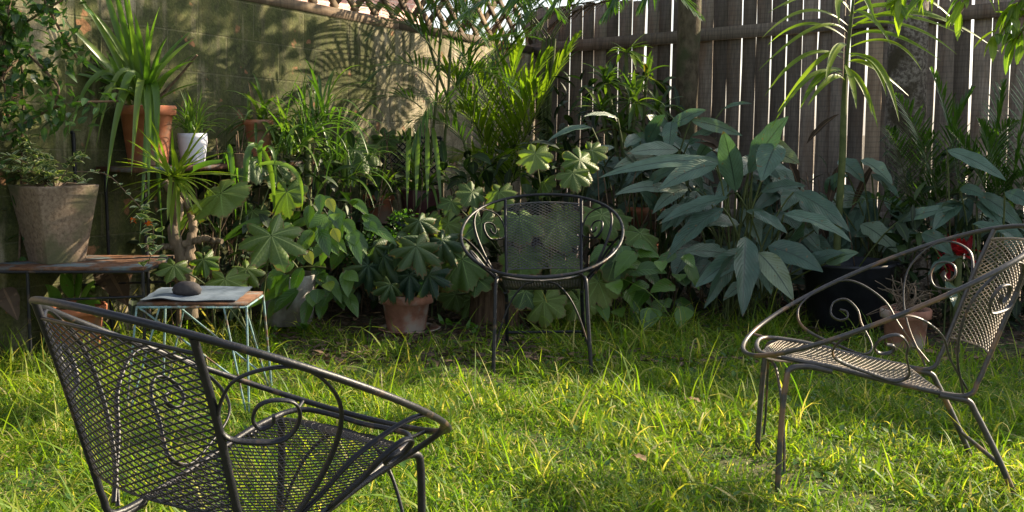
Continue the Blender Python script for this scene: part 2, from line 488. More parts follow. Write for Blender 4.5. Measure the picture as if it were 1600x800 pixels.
M['orange'] = leaf_mat('orange_petal', [(0, (.75, .13, .01)), (1, (.85, .28, .03))], .5, .35, (1.2, 1, .8))
M['under'] = leaf_mat('shaded_undergrowth_leaf', [(0, (.006, .014, .005)), (.75, (.018, .042, .011)), (1, (.05, .085, .02))], .55, .2, vein='mid', veinc=(.06, .1, .03))  # leaf colours darkened to hold the deep shade behind the plants


# ------------------------------------------------------------------ foliage generators
def norm(a):
    return a / (np.linalg.norm(a, axis=-1, keepdims=True) + 1e-12)


def prof_lance(v):      # broad leaf, widest a little below the middle
    return np.maximum(.03, np.sin(np.pi * np.clip(v, 0, 1) ** .8) ** .85)


def prof_ovate(v):
    return np.maximum(.03, np.sin(np.pi * np.clip(v, 0, 1) ** .62) ** .8)


def prof_strap(v):
    return np.clip(np.minimum(.55 + v * 2.5, 1) * (1 - np.clip((v - .45) / .55, 0, 1) ** 2) + .02, .02, 1)


def prof_grass(v):
    return np.clip(1 - v ** 1.6, .04, 1)


def surf(g, S, Wd, Nn, W, prof, fold, rnd, nc=3, wave=0.0):
    """S (N,k,3) spines, Wd (N,k,3) width dirs, Nn normals, W (N,) widths"""
    N, k, _ = S.shape
    v = np.linspace(0, 1, k)
    pw = prof(v)[None, :, None] * W[:, None, None] * .5
    cs = np.linspace(-1, 1, nc)
    V = np.zeros((N, k, nc, 3))
    for j, c in enumerate(cs):
        off = Wd * (c * pw) * math.cos(fold) + Nn * (abs(c) * pw) * math.sin(fold)
        if wave:
            ph = rng.uniform(0, 6.28, (N, 1, 1))
            off = off + Nn * (abs(c) * pw * wave * np.sin(v[None, :, None] * 17 + ph + c * 1.7))
        V[:, :, j] = S + off
    base = np.arange(N)[:, None, None] * k * nc
    i = np.arange(k - 1)[None, :, None] * nc
    j = np.arange(nc - 1)[None, None]
    a = base + i + j
    Q = np.stack([a, a + 1, a + nc + 1, a + nc], -1).reshape(-1, 4)
    uu = np.linspace(0, 1, nc)
    UVg = np.stack(np.broadcast_arrays(uu[None, :], v[:, None]), -1)       # k,nc,2
    q = np.stack([UVg[:-1, :-1], UVg[:-1, 1:], UVg[1:, 1:], UVg[1:, :-1]], 2)  # k-1,nc-1,4,2
    UV = np.broadcast_to(q[None], (N,) + q.shape).reshape(-1, 2)
    rr = np.repeat(np.broadcast_to(rnd, (N,)), (k - 1) * (nc - 1))
    g.quads(V.reshape(-1, 3), Q, UV, rr)


def grow(g, P, D, L, W, droop, roll=0., prof=prof_lance, fold=.2, nl=7, rnd=None, nc=3, wave=0., up=None):
    """leaves that start at P towards D and sag"""
    P = np.atleast_2d(np.asarray(P, float)); N = len(P)
    D = norm(np.broadcast_to(np.asarray(D, float), (N, 3)).copy())
    L = np.broadcast_to(np.asarray(L, float), (N,)); W = np.broadcast_to(np.asarray(W, float), (N,))
    droop = np.broadcast_to(np.asarray(droop, float), (N,)); roll = np.broadcast_to(np.asarray(roll, float), (N,))
    if rnd is None: rnd = rng.uniform(0, 1, N)
    S = np.zeros((N, nl + 1, 3)); T = np.zeros((N, nl + 1, 3))
    S[:, 0] = P; T[:, 0] = D
    d = D
    for i in range(nl):
        d = norm(d + np.array([0, 0, -1.0]) * (droop / nl * (.6 + .8 * i / nl))[:, None])
        S[:, i + 1] = S[:, i] + d * (L / nl)[:, None]
        T[:, i + 1] = d
    u = np.array([0, 0, 1.0]) if up is None else np.asarray(up, float)
    w0 = np.cross(D, np.broadcast_to(u, D.shape))
    bad = np.linalg.norm(w0, axis=1) < .05
    w0[bad] = rng.normal(size=(bad.sum(), 3))
    w0 = norm(w0)
    Wd = np.zeros_like(S); Nn = np.zeros_like(S)
    for i in range(nl + 1):
        w = norm(w0 - T[:, i] * np.sum(w0 * T[:, i], 1, keepdims=True))
        n = np.cross(w, T[:, i])
        c, s_ = np.cos(roll)[:, None], np.sin(roll)[:, None]
        Wd[:, i] = w * c + n * s_
        Nn[:, i] = n * c - w * s_
    surf(g, S, Wd, Nn, W, prof, fold, rnd, nc, wave)
    return S


def bez(a, c, b, n):
    t = np.linspace(0, 1, n)[:, None]
    return (1 - t) ** 2 * a + 2 * t * (1 - t) * c + t * t * b


def bez_leaf(g, A, B, W, bulge=.12, face=None, prof=prof_lance, fold=.15, rnd=None, nl=10, nc=5, wave=.0, roll=0.):
    """a leaf from A to B, arched upwards; face = direction the blade looks at"""
    A, B = np.asarray(A, float), np.asarray(B, float)
    L = np.linalg.norm(B - A)
    C = (A + B) / 2 + np.array([0, 0, 1]) * bulge * L
    S = bez(A, C, B, nl + 1)
    T = norm(np.gradient(S, axis=0))
    f = np.array([0, -.75, .66]) if face is None else norm(np.asarray(face, float))
    w = norm(np.cross(T, f))
    n = np.cross(w, T)
    cr, sr = math.cos(roll), math.sin(roll)
    w, n = w * cr + n * sr, n * cr - w * sr
    surf(g, S[None], w[None], n[None], np.array([W]), prof, fold, np.array([rng.uniform(0, 1) if rnd is None else rnd]), nc, wave)


def palmate(g, C, nrm, tip, Rr, lobes=7, depth=.35, rnd=.5, cup=.22, teeth=.05, sinus=.5):
    """a lobed round leaf; C petiole point, nrm face normal, tip direction of the main lobe"""
    C = np.asarray(C, float); n = norm(np.asarray(nrm, float))
    t = np.asarray(tip, float); t = norm(t - n * (t @ n)); s = np.cross(n, t)
    K = lobes * 10
    span = 2 * math.pi - sinus
    th = np.linspace(-span / 2, span / 2, K + 1)
    lp = (np.linspace(0, lobes, K + 1)) % 1.0
    lob = (1 - np.abs(2 * lp - 1)) ** .8 * .6 + np.abs(np.sin(np.pi * lp)) * .4
    main = .84 + .16 * np.cos(th)
    r = Rr * main * ((1 - depth) + depth * lob) * (1 + teeth * np.sin(th * lobes * 5 + 1) + rng.uniform(-.03, .03, K + 1))
    rings = np.array([0.03, .22, .42, .62, .8, .92, 1.0])
    ripple = cup * Rr * rng.uniform(.6, 1.4)
    V = []
    for q in rings:
        z = -ripple * q ** 2 + .055 * Rr * q * (lob - .5) + .07 * Rr * q * q * np.sin(th * 2 + rnd * 9) + .05 * Rr * q * q * np.sin(th * 5 + rnd * 31) + .03 * Rr * q ** 3 * np.sin(th * 11 + rnd * 57)
        V.append(C + (np.cos(th) * r * q)[:, None] * t + (np.sin(th) * r * q)[:, None] * s + z[:, None] * n)
    V = np.array(V)
    m = K + 1
    Q = []; UV = []
    for a in range(len(rings) - 1):
        for b in range(K):
            Q.append((a * m + b, a * m + b + 1, (a + 1) * m + b + 1, (a + 1) * m + b))
            u0 = (b % 10) / 10; u1 = u0 + .1
            UV += [(u0, rings[a]), (u1, rings[a]), (u1, rings[a + 1]), (u0, rings[a + 1])]
    g.quads(V.reshape(-1, 3), Q, UV, rnd)


def frond(g, gs, A, C, B, n=28, Lf=.28, Wf=.018, ang=.9, droop=.5, rnd=(0, 1), r=.006, start=.15, vee=.35, nl=4):
    """feather palm frond on a bezier midrib"""
    S = bez(np.asarray(A, float), np.asarray(C, float), np.asarray(B, float), n + 1)
    gs.tube(S, np.linspace(r, r * .25, n + 1), 5)
    T = norm(np.gradient(S, axis=0))
    k = np.arange(int(n * start), n + 1)
    sd = norm(np.cross(T, [0, 0, 1.0]))
    upv = np.cross(sd, T)
    t = k / n
    for sg in (-1, 1):
        a = ang * (1 - .45 * t)[:, None]
        D = T[k] * np.cos(a) + (sd[k] * sg * math.cos(vee) + upv[k] * math.sin(vee)) * np.sin(a)
        D = D + rng.normal(0, .06, D.shape)
        L = Lf * (np.sin(np.pi * (.18 + .80 * t)) ** .7) * rng.uniform(.85, 1.1, len(k))
        grow(g, S[k], D, L, Wf, droop * rng.uniform(.6, 1.3, len(k)), 0, prof_lance, .25, nl, rng.uniform(*rnd, len(k)))


def rosette(g, P, n, L, W, el=(.2, 1.2), droop=1.2, prof=prof_strap, fold=.35, rnd=(0, 1), nl=8, jit=.01, az=None):
    az_ = rng.uniform(0, 2 * math.pi, n) if az is None else rng.uniform(az[0], az[1], n)
    e = rng.uniform(el[0], el[1], n)
    D = np.stack([np.cos(az_) * np.cos(e), np.sin(az_) * np.cos(e), np.sin(e)], 1)
    Pp = np.asarray(P, float) + rng.normal(0, jit, (n, 3)) * [1, 1, .3]
    grow(g, Pp, D, L * rng.uniform(.65, 1.1, n), W * rng.uniform(.75, 1.15, n), droop * rng.uniform(.6, 1.5, n), rng.uniform(-.3, .3, n), prof, fold, nl, rng.uniform(*rnd, n))


def clump(g, c, rad, n, L, W, prof=prof_ovate, droop=.5, rnd=(0, 1), nl=4, fold=.2, shell=.3, out=.7):
    """leaves scattered through an ellipsoid volume"""
    d = norm(rng.normal(size=(n, 3)))
    rr = rng.uniform(shell, 1, n)[:, None] ** .6
    P = np.asarray(c) + d * rr * np.asarray(rad)
    D = d * out + rng.normal(0, .6, (n, 3)) + [0, 0, .1]
    grow(g, P, D, L * rng.uniform(.6, 1.25, n), W * rng.uniform(.7, 1.2, n), droop, rng.uniform(-.8, .8, n), prof, fold, nl, rng.uniform(*rnd, n))


def pot_profile(rt, rb, h, lip=.0, liph=.0, wall=.012):
    p = [(0.001, 0.0), (rb, 0.0), (rb + .002, .004)]
    if lip:
        p += [(rb + (rt - rb) * (h - liph) / h, h - liph), (rt + lip, h - liph + .002), (rt + lip + .002, h - .006), (rt + lip - .003, h)]
    else:
        p += [(rt, h - .004), (rt - .002, h)]
    p += [(rt + lip - wall, h), (rt - wall - .002, h - .02), (rt - wall - .004, h - .05)]
    return p


def add_pot(root, px_l, px_r, y_top, y_bot, Y, mat, lip=.012, liph=.05, taper=.72, name='pot', soil=True):
    """round pot at depth Y between two image columns; sits with its bottom at y_bot"""
    cx = (px_l + px_r) / 2
    rt = (px_r - px_l) / F * Y / 2
    b = at(cx, y_bot, Y); t = at(cx, y_top, Y)
    h = t[2] - b[2]
    g = G(); g.lathe(pot_profile(rt - lip, rt * taper, h, lip, min(liph, h * .3)), (b[0], Y, b[2]), 44)
    g.build(name, mat, root, smooth=True)
    if soil:
        g = G(); g.lathe([(0.001, h - .028), (rt * .5, h - .022), (rt - lip - .013, h - .032)], (b[0], Y, b[2]), 24)
        g.build('soil', M['soil'], root)
    return np.array([b[0], Y, t[2] - .02]), rt, b


# ================================================================== SETTING
UP = np.array([.02, .066, 1.0])
CORNER = np.array([.16, 9.2, 0.0])
FD = np.array([.8, -.6, 0.0])        # along the fence, from the corner
WD = np.array([-.545, -.84, 0.0])    # along the wall, from the corner
WD = WD / np.linalg.norm(WD)
fn = np.array([-.6, -.8, 0.0])       # fence face towards the garden
wnrm = np.array([-WD[1], WD[0], 0.0])
if wnrm[0] < 0: wnrm = -wnrm

g = G()
nx, ny = 60, 60
xs = np.linspace(-1, 1, nx) ** 3 * 120
ys = np.linspace(-1, 1, ny) ** 3 * 120 + 6
X, Yg = np.meshgrid(xs, ys)
Z = np.where((abs(X) < 6) & (Yg < 10), .012 * np.sin(X * 2.3) * np.cos(Yg * 1.9), 0)
V = np.stack([X, Yg, Z - .0], -1).reshape(-1, 3)
i = np.arange(ny - 1)[:, None] * nx; j = np.arange(nx - 1)[None]
g.quads(V, np.stack([i + j, i + j + 1, i + nx + j + 1, i + nx + j], -1).reshape(-1, 4))
props(g.build('ground', M['ground'], smooth=True), kind='structure')

g = G()     # pale paved drive beyond the fence
a = CORNER - FD * 6 - fn * .5; b = CORNER + FD * 14 - fn * .5
c = b - fn * 16; d = a - fn * 16
g.box(((a + b + c + d) / 4) + [0, 0, .0], FD * 10, fn * 8, [0, 0, .05])
props(g.build('driveway', M['path']), kind='structure')

# ---- garden wall
def wpt(t, z, off=0.0):
    return CORNER + WD * t + UP * z + wnrm * off

def wall_top(t):
    return 1.70 + .0455 * t

g = G()
nt_, nz_ = 40, 12
tt = np.linspace(-.05, 9, nt_)
for off, flip in ((0, 1), (-.13, -1)):
    V = np.array([[wpt(t, -.1 + (wall_top(t) + .1) * k / nz_, off) for k in range(nz_ + 1)] for t in tt])
    UVv = np.array([[(t, k / nz_ * 1.9) for k in range(nz_ + 1)] for t in tt])
    i = np.arange(nt_ - 1)[:, None] * (nz_ + 1); j = np.arange(nz_)[None]
    Q = np.stack([i + j, i + j + 1, i + nz_ + 2 + j, i + nz_ + 1 + j], -1).reshape(-1, 4)
    g.quads(V.reshape(-1, 3), Q, UVv.reshape(-1, 2)[Q.ravel()])
V = [wpt(-.05, wall_top(-.05), 0), wpt(9, wall_top(9), 0), wpt(9, wall_top(9), -.13), wpt(-.05, wall_top(-.05), -.13)]
g.quads(V, [(0, 1, 2, 3)], [(0, 2), (9, 2), (9, 2.1), (0, 2.1)])
o = g.build('garden_wall', M['wall'])
props(o, 'mossy rendered block wall with green stains behind the potted plants', 'wall')

# ---- lattice along the top of the wall
lat = thing('lattice_screen', wpt(2, wall_top(2), -.05), 'weathered diagonal timber lattice on top of the mossy wall', 'lattice')
g = G()
for k in range(5):
    t0, t1 = k * 1.8, (k + 1) * 1.8 - .006
    c = (wpt(t0, wall_top(t0) + .032, -.03) + wpt(t1, wall_top(t1) + .032, -.03)) / 2
    ax = (wpt(t1, wall_top(t1), 0) - wpt(t0, wall_top(t0), 0)) / 2
    g.box(c, ax, wnrm * .035, UP * .03, rng.uniform(.3, 1))
g.build('bottom_rail', M['lattice'], lat)
g = G()
for k in range(2):
    off = -.025 - .012 * k
    s = 1 if k == 0 else -1
    for q in range(-4, 48):
        t0 = q * .20 + .04 * k
        P0 = wpt(t0, wall_top(t0) + .063, off); Q0 = t0 + s * .52
        P1 = wpt(Q0, wall_top(Q0) + .063 + .52, off)
        if min(t0, Q0) < 0 or max(t0, Q0) > 9: continue
        dvec = (P1 - P0) / 2
        wv = norm(np.cross(dvec, wnrm)) * .024
        g.box((P0 + P1) / 2, dvec, wv, wnrm * .005, rng.uniform(.2, 1))
g.build('slats', M['lattice'], lat)
g = G()
c = (wpt(0, wall_top(0) + .61, -.03) + wpt(9, wall_top(9) + .61, -.03)) / 2
g.box(c, (wpt(9, wall_top(9), 0) - wpt(0, wall_top(0), 0)) / 2, wnrm * .03, UP * .025)
g.build('top_rail', M['lattice'], lat)

# ---- paling fence
def fpt(t, z, off=0.0):
    return CORNER + FD * t + UP * z + fn * off

fen = thing('paling_fence', fpt(2.5, 0), 'grey weathered timber paling fence with bright gaps between its boards', 'fence')
Pn = 0
t = -.115
edges = []
while t < 6.4:
    w = .115
    gap = rng.choice([.003, .0052, .0075, .0125], p=[.3, .3, .27, .13])
    if 2.66 < t + w < 2.75: gap = .038
    a_, b_ = t + gap / 2, t + w - gap / 2
    lean = rng.normal(0, .0025)
    top = 2.08 + rng.normal(0, .012)
    g = G()
    nz = 8
    cz = np.linspace(-.03, top, nz + 1)
    wob = rng.normal(0, .0019, (2, nz + 1))
    th_ = .0035
    V = []
    for q, z in enumerate(cz):
        for (tt_, of) in ((a_ + wob[0, q] + lean * z, th_), (b_ + wob[1, q] + lean * z, th_), (b_ + wob[1, q] + lean * z, -th_), (a_ + wob[0, q] + lean * z, -th_)):
            V.append(fpt(tt_, z, of + rng.normal(0, .0006)))
    Q = []
    for q in range(nz):
        for k in range(4):
            Q.append((q * 4 + k, q * 4 + (k + 1) % 4, q * 4 + 4 + (k + 1) % 4, q * 4 + 4 + k))
    Q.append((nz * 4, nz * 4 + 1, nz * 4 + 2, nz * 4 + 3))
    g.quads(V, Q, None, rng.uniform(0, 1))
    for nz_h in (1.73, 1.77, .43):      # nail heads
        g.lathe([(.004, .0), (.003, .0015), (.0005, .002)], fpt((a_ + b_) / 2 + rng.normal(0, .012), nz_h + .02 * t, th_ + .001), 6, 1, 0)
    pale = 2.73 < (a_ + b_) / 2 < 2.85
    o = g.build('paling', M['pale_fence'] if pale else M['fence'], fen)
    if pale: o['label'] = 'pale brown board, coloured as sunlit through the wide gap'
    t += w
for z0, hh in ((1.745, .045), (.42, .045)):
    g = G()
    for t0, t1 in ((-.05, 2.56), (2.60, 5.0), (5.01, 6.4)):
        sl = .035
        c = (fpt(t0, z0 + sl * t0 * .8, .03) + fpt(t1, z0 + sl * t1 * .8, .03)) / 2
        g.box(c, (fpt(t1, z0 + sl * t1 * .8) - fpt(t0, z0 + sl * t0 * .8)) / 2, fn * .019, UP * hh, rng.uniform(.3, .8))
    g.build('rail', M['fence'], fen)
for tp in (2.58, 5.4):
    g = G(); g.box(fpt(tp, 1.0, .034), FD * .04, fn * .023, UP * 1.02, .6)
    g.build('post', M['fence'], fen)

# ---- neighbour's house beyond the lattice, trees and a pale shed
M['brick'] = None
m, nt2, b2, o2 = new_mat('mauve_brick')
tc = nd(nt2, "ShaderNodeTexCoord"); br = nd(nt2, "ShaderNodeTexBrick")
br.inputs["Scale"].default_value = 4.2
br.inputs["Color1"].default_value = (.33, .17, .15, 1); br.inputs["Color2"].default_value = (.45, .28, .24, 1); br.inputs["Mortar"].default_value = (.45, .40, .36, 1)
sp = nd(nt2, "ShaderNodeSeparateXYZ"); cb = nd(nt2, "ShaderNodeCombineXYZ")
nt2.links.new(tc.outputs["Object"], sp.inputs[0])
nt2.links.new(sp.outputs[1], cb.inputs[0]); nt2.links.new(sp.outputs[2], cb.inputs[1])
nt2.links.new(cb.outputs[0], br.inputs["Vector"]); nt2.links.new(br.outputs[0], b2.inputs["Base Color"])
b2.inputs["Roughness"].default_value = .9
M['brick'] = m
M['tile'] = rough_mat('roof_tile', (.24, .07, .05), (.36, .12, .08), 6, rough=.8)
M['white_paint'] = rough_mat('white_paint', (.70, .70, .72), (.8, .8, .8), 5, rough=.6, bmp=.05)
m, ntg, bgl, og = new_mat('window_glass')
bgl.inputs["Base Color"].default_value = (.03, .04, .05, 1); bgl.inputs["Roughness"].default_value = .08
M['glass'] = m
H0 = CORNER - wnrm * 4.2 + WD * 1.0
hs = thing('brick_house', H0 + np.array([0, 0, 0]), 'mauve brick house seen in pieces through the lattice', 'house')
g = G(); g.box(H0 - wnrm * 2 + [0, 0, 1.5], WD * 5, wnrm * 2, [0, 0, 1.5]); g.build('wall', M['brick'], hs)
for q in (-3.6, -2.0, -.4, 1.2, 2.8):
    g = G(); g.box(H0 + WD * q + wnrm * .02 + [0, 0, 1.9], WD * .55, wnrm * .03, [0, 0, .55]); w_ = g.build('window', M['white_paint'], hs)
    g = G()
    for sx in (-.26, .26): g.box(H0 + WD * (q + sx) + wnrm * .055 + [0, 0, 1.9], WD * .21, wnrm * .006, [0, 0, .46])
    pn = g.build('pane', M['glass'], None); pn.parent = w_
    pn.location = -np.array(hs.location)
g = G()
g.quads([H0 + WD * -5.4 + wnrm * .4 + [0, 0, 2.95], H0 + WD * 5.4 + wnrm * .4 + [0, 0, 2.95], H0 + WD * 5.4 - wnrm * 2 + [0, 0, 4.3], H0 + WD * -5.4 - wnrm * 2 + [0, 0, 4.3],
         H0 + WD * -5.4 - wnrm * 4.4 + [0, 0, 2.95], H0 + WD * 5.4 - wnrm * 4.4 + [0, 0, 2.95]], [(0, 1, 2, 3), (3, 2, 5, 4)])
g.build('roof', M['tile'], hs)

# ================================================================== LAWN
shade_pts = []
def grass_field():
    g = G()
    # lawn outline in plan: in front of a line that follows the beds
    def inside(x, y):
        px = 800 + F * x / y
        # back edge of the grass (image y as a function of px measured on the photo) turned into a depth
        eb = np.interp(px, [-200, 0, 200, 420, 480, 560, 640, 700, 760, 860, 960, 1100, 1200, 1280, 1380, 1500, 1600, 1800],
                       [500, 500, 500, 503, 508, 535, 545, 540, 530, 505, 500, 500, 500, 505, 530, 560, 570, 600])
        ymax = CAMH / (np.tan(TILT + np.arctan((eb - 400) / F)))
        return y < ymax + rng.normal(0, .10, len(y))
    for (n, Lm, Wm, y0, y1, prob) in ((150000, .050, .0055, 2.9, 4.7, 1), (120000, .060, .0062, 4.0, 7.2, 1), (30000, .110, .0085, 2.9, 7.2, 2)):
        y = rng.uniform(y0, y1, n); x = rng.uniform(-.56, .56, n) * y
        k = inside(x, y)
        # clumpy density
        cl = np.sin(x * 5.1 + 1.3 * np.sin(y * 3.7)) * np.sin(y * 4.3 + 1.1 * np.sin(x * 6.1)) + .5 * np.sin(x * 13 + y * 9)
        k &= rng.uniform(-1.6, 1.6, n) < cl + 2.0
        if prob == 2: k &= (cl > -.1)
        x, y, cl = x[k], y[k], cl[k]
        m_ = len(x)
        az = rng.uniform(0, 2 * math.pi, m_)
        e = rng.uniform(.1, 1.35, m_)
        D = np.stack([np.cos(az) * np.cos(e), np.sin(az) * np.cos(e), np.sin(e)], 1)
        L = Lm * np.exp(rng.normal(0, .38, m_)) * (1 + .25 * cl)
        # taller tufts beside the beds and under the left table
        px = 800 + F * x / y
        tall = ((px < 420) & (y > 4.6)) | ((px > 850) & (px < 1250) & (y > 5.2))
        L = np.where(tall, L * 1.5, L)
        P = np.stack([x, y, np.full(m_, -.004)], 1)
        dry = rng.uniform(0, 1, m_)
        rv = np.clip(.42 + rng.normal(0, .2, m_) + .08 * cl, 0, .86)
        rv = np.where(dry > .90, rng.uniform(.9, 1, m_), rv)
        grow(g, P, D, L, Wm * rng.uniform(.6, 1.5, m_), rng.uniform(.5, 2.8, m_), rng.uniform(-.7, .7, m_), prof_grass, .3, 5, rv, 2)
    return g
props(grass_field().build('grass', M['grass']), kind='stuff')

g = G()     # low broad leaved weeds in the lawn
n = 2600
y = rng.uniform(3.0, 6.3, n); x = rng.uniform(-.52, .52, n) * y
for q in range(n):
    pass
az = rng.uniform(0, 6.28, n)
D = np.stack([np.cos(az), np.sin(az), rng.uniform(.1, .9, n)], 1)
grow(g, np.stack([x, y, rng.uniform(.0, .05, n)], 1), D, rng.uniform(.02, .05, n), rng.uniform(.012, .024, n), .5, 0, prof_ovate, .2, 3)
props(g.build('lawn_weeds', M['weed']), kind='stuff')

g = G()     # leaf litter under the shrubs
n = 9000
px = rng.uniform(-50, 1650, n); py = rng.uniform(455, 575, n)
kk = (rng.uniform(0, 1, n) < np.interp(px, [0, 400, 480, 800, 900, 1650], [.25, .4, 1, 1, .5, .5]))
P = np.array([at(a_, b_, 1) for a_, b_ in zip(px[kk], py[kk])])
r_ = P - [0, 0, CAMH]
P = np.array([0, 0, CAMH]) + r_ * (CAMH / -r_[:, 2:3]) + [0, 0, .012]
az = rng.uniform(0, 6.28, len(P))
D = np.stack([np.cos(az), np.sin(az), rng.uniform(-.15, .35, len(P))], 1)
grow(g, P + rng.uniform(0, .02, (len(P), 1)) * [0, 0, 1], D, rng.uniform(.03, .09, len(P)), rng.uniform(.008, .03, len(P)), .3, rng.uniform(-.6, .6, len(P)), prof_lance, .2, 3)
props(g.build('leaf_litter', M['dead_leaf']), kind='stuff')
# ================================================================== CHAIRS
def ring_pt(th):
    b_, tau, hc, a_, k1, k2, k3, k4 = .49, .3643, .6137, .39, .018, -.005, -.009, .018
    th = np.atleast_1d(th)
    l = b_ * (np.cos(th) + k3 * np.cos(3 * th) + k4 * (np.cos(2 * th) - 1)); nn = k2 * np.cos(2 * th)
    v = a_ * (np.sin(th) * (1 + k1 * np.cos(th)) - k3 * np.sin(3 * th)) / (1 + k3)
    return np.stack([l * math.cos(tau) + nn * math.sin(tau), v, hc - l * math.sin(tau) + nn * math.cos(tau)], 1)


RAIL = np.array([(-.40, .197, .76), (-.33, .195, .615), (-.24, .19, .405), (-.215, .19, .35), (-.17, .19, .305), (.03, .19, .355), (.215, .19, .412), (.32, .182, .437), (.375, .15, .445)])
RD = np.r_[0, np.cumsum(np.linalg.norm(np.diff(RAIL, axis=0), axis=1))]; RD = RD / RD[-1]


def smooth(P, n=60):
    P = np.asarray(P, float); m = len(P)
    t = np.r_[0, np.cumsum(np.linalg.norm(np.diff(P, axis=0), axis=1) ** .7)]
    q = np.vstack([2 * P[0] - P[1], P, 2 * P[-1] - P[-2]])
    out = []
    tt = np.linspace(0, t[-1], n)
    for x in tt:
        i = min(np.searchsorted(t, x, side='right') - 1, m - 2)
        u = (x - t[i]) / (t[i + 1] - t[i] + 1e-12)
        p0, p1, p2, p3 = q[i], q[i + 1], q[i + 2], q[i + 3]
        out.append(.5 * (2 * p1 + (p2 - p0) * u + (2 * p0 - 5 * p1 + 4 * p2 - p3) * u * u + (3 * p1 - p0 - 3 * p2 + p3) * u ** 3))
    return np.array(out)


def side_pt(s, t, side):
    r_ = np.array([np.interp(s, RD, RAIL[:, i]) for i in range(3)])
    q = (1 - t) * r_ + t * ring_pt(math.radians(147 - 125 * s))[0]
    q[1] *= side
    return q


SCROLL_A = [(.47, .03), (.445, .34), (.405, .58), (.345, .78), (.275, .91), (.195, .985), (.145, .85), (.118, .5), (.125, .22), (.155, .03), (.2, .06), (.25, .27), (.29, .45), (.282, .6), (.245, .68), (.208, .6), (.193, .46), (.208, .345), (.236, .36), (.244, .46), (.232, .5)]
SCROLL_B = [(.455, .03), (.462, .4), (.455, .65), (.485, .88), (.53, .985), (.61, 1.0), (.70, .93), (.755, .7), (.765, .4), (.72, .15), (.66, .05), (.60, .2), (.572, .49), (.55, .65), (.558, .79), (.6, .8), (.636, .68), (.63, .58), (.60, .585), (.585, .66), (.60, .70)]


def mesh_panel(g, fn_, w, h, pitch=.013, slope=.5, r=.0018):
    """expanded metal: two families of slanted strands on a surface fn_(a,b), a,b in 0..1 (w x h metres)"""
    for s in (1, -1):
        k = -int(w * slope / pitch) - 1 if s > 0 else 0
        top = int(h / pitch) + 1 if s > 0 else int((h + w * slope) / pitch) + 1
        while k <= top:
            y0 = k * pitch
            xs_ = np.linspace(0, w, 17)
            ys_ = y0 + s * slope * xs_
            ok = (ys_ >= 0) & (ys_ <= h)
            # clip the ends
            lo = max(0, min(w, (-y0) / (s * slope))) if s > 0 else max(0, min(w, (h - y0) / (s * slope)))
            hi = max(0, min(w, (h - y0) / (s * slope))) if s > 0 else max(0, min(w, (-y0) / (s * slope)))
            if hi - lo > .01:
                xx = np.linspace(lo, hi, max(3, int((hi - lo) / .03) + 2))
                P = np.array([fn_(x_ / w, (y0 + s * slope * x_) / h) for x_ in xx])
                g.tube(P, r, 4, cap=False)
            k += 1


def back_fn(a, b):      # a across, b from the bottom to the top
    v = (a - .5) * 2 * (.188 + .005 * b)
    t = b
    u = -.245 + (-.387 + .245) * t
    w_ = .41 + (.73 - .41) * t
    bow = (1 - (2 * a - 1) ** 2) * .045
    return np.array([u - bow, v, w_ + .012 * (1 - (2 * a - 1) ** 2) * b])


def seat_fn(a, b):      # b from the back to the front
    u = -.10 + .49 * b
    half = .188 if b < .72 else .188 * math.sqrt(max(.0, 1 - ((b - .72) / .285) ** 2))
    v = (a - .5) * 2 * half
    w_ = np.interp(u, [-.16, .01, .2, .31, .39], [.312, .352, .408, .430, .418])
    sag = .018 * (1 - (2 * a - 1) ** 2) * math.sin(math.pi * min(1, max(0, b * .9 + .05)))
    return np.array([u, v, w_ - sag])


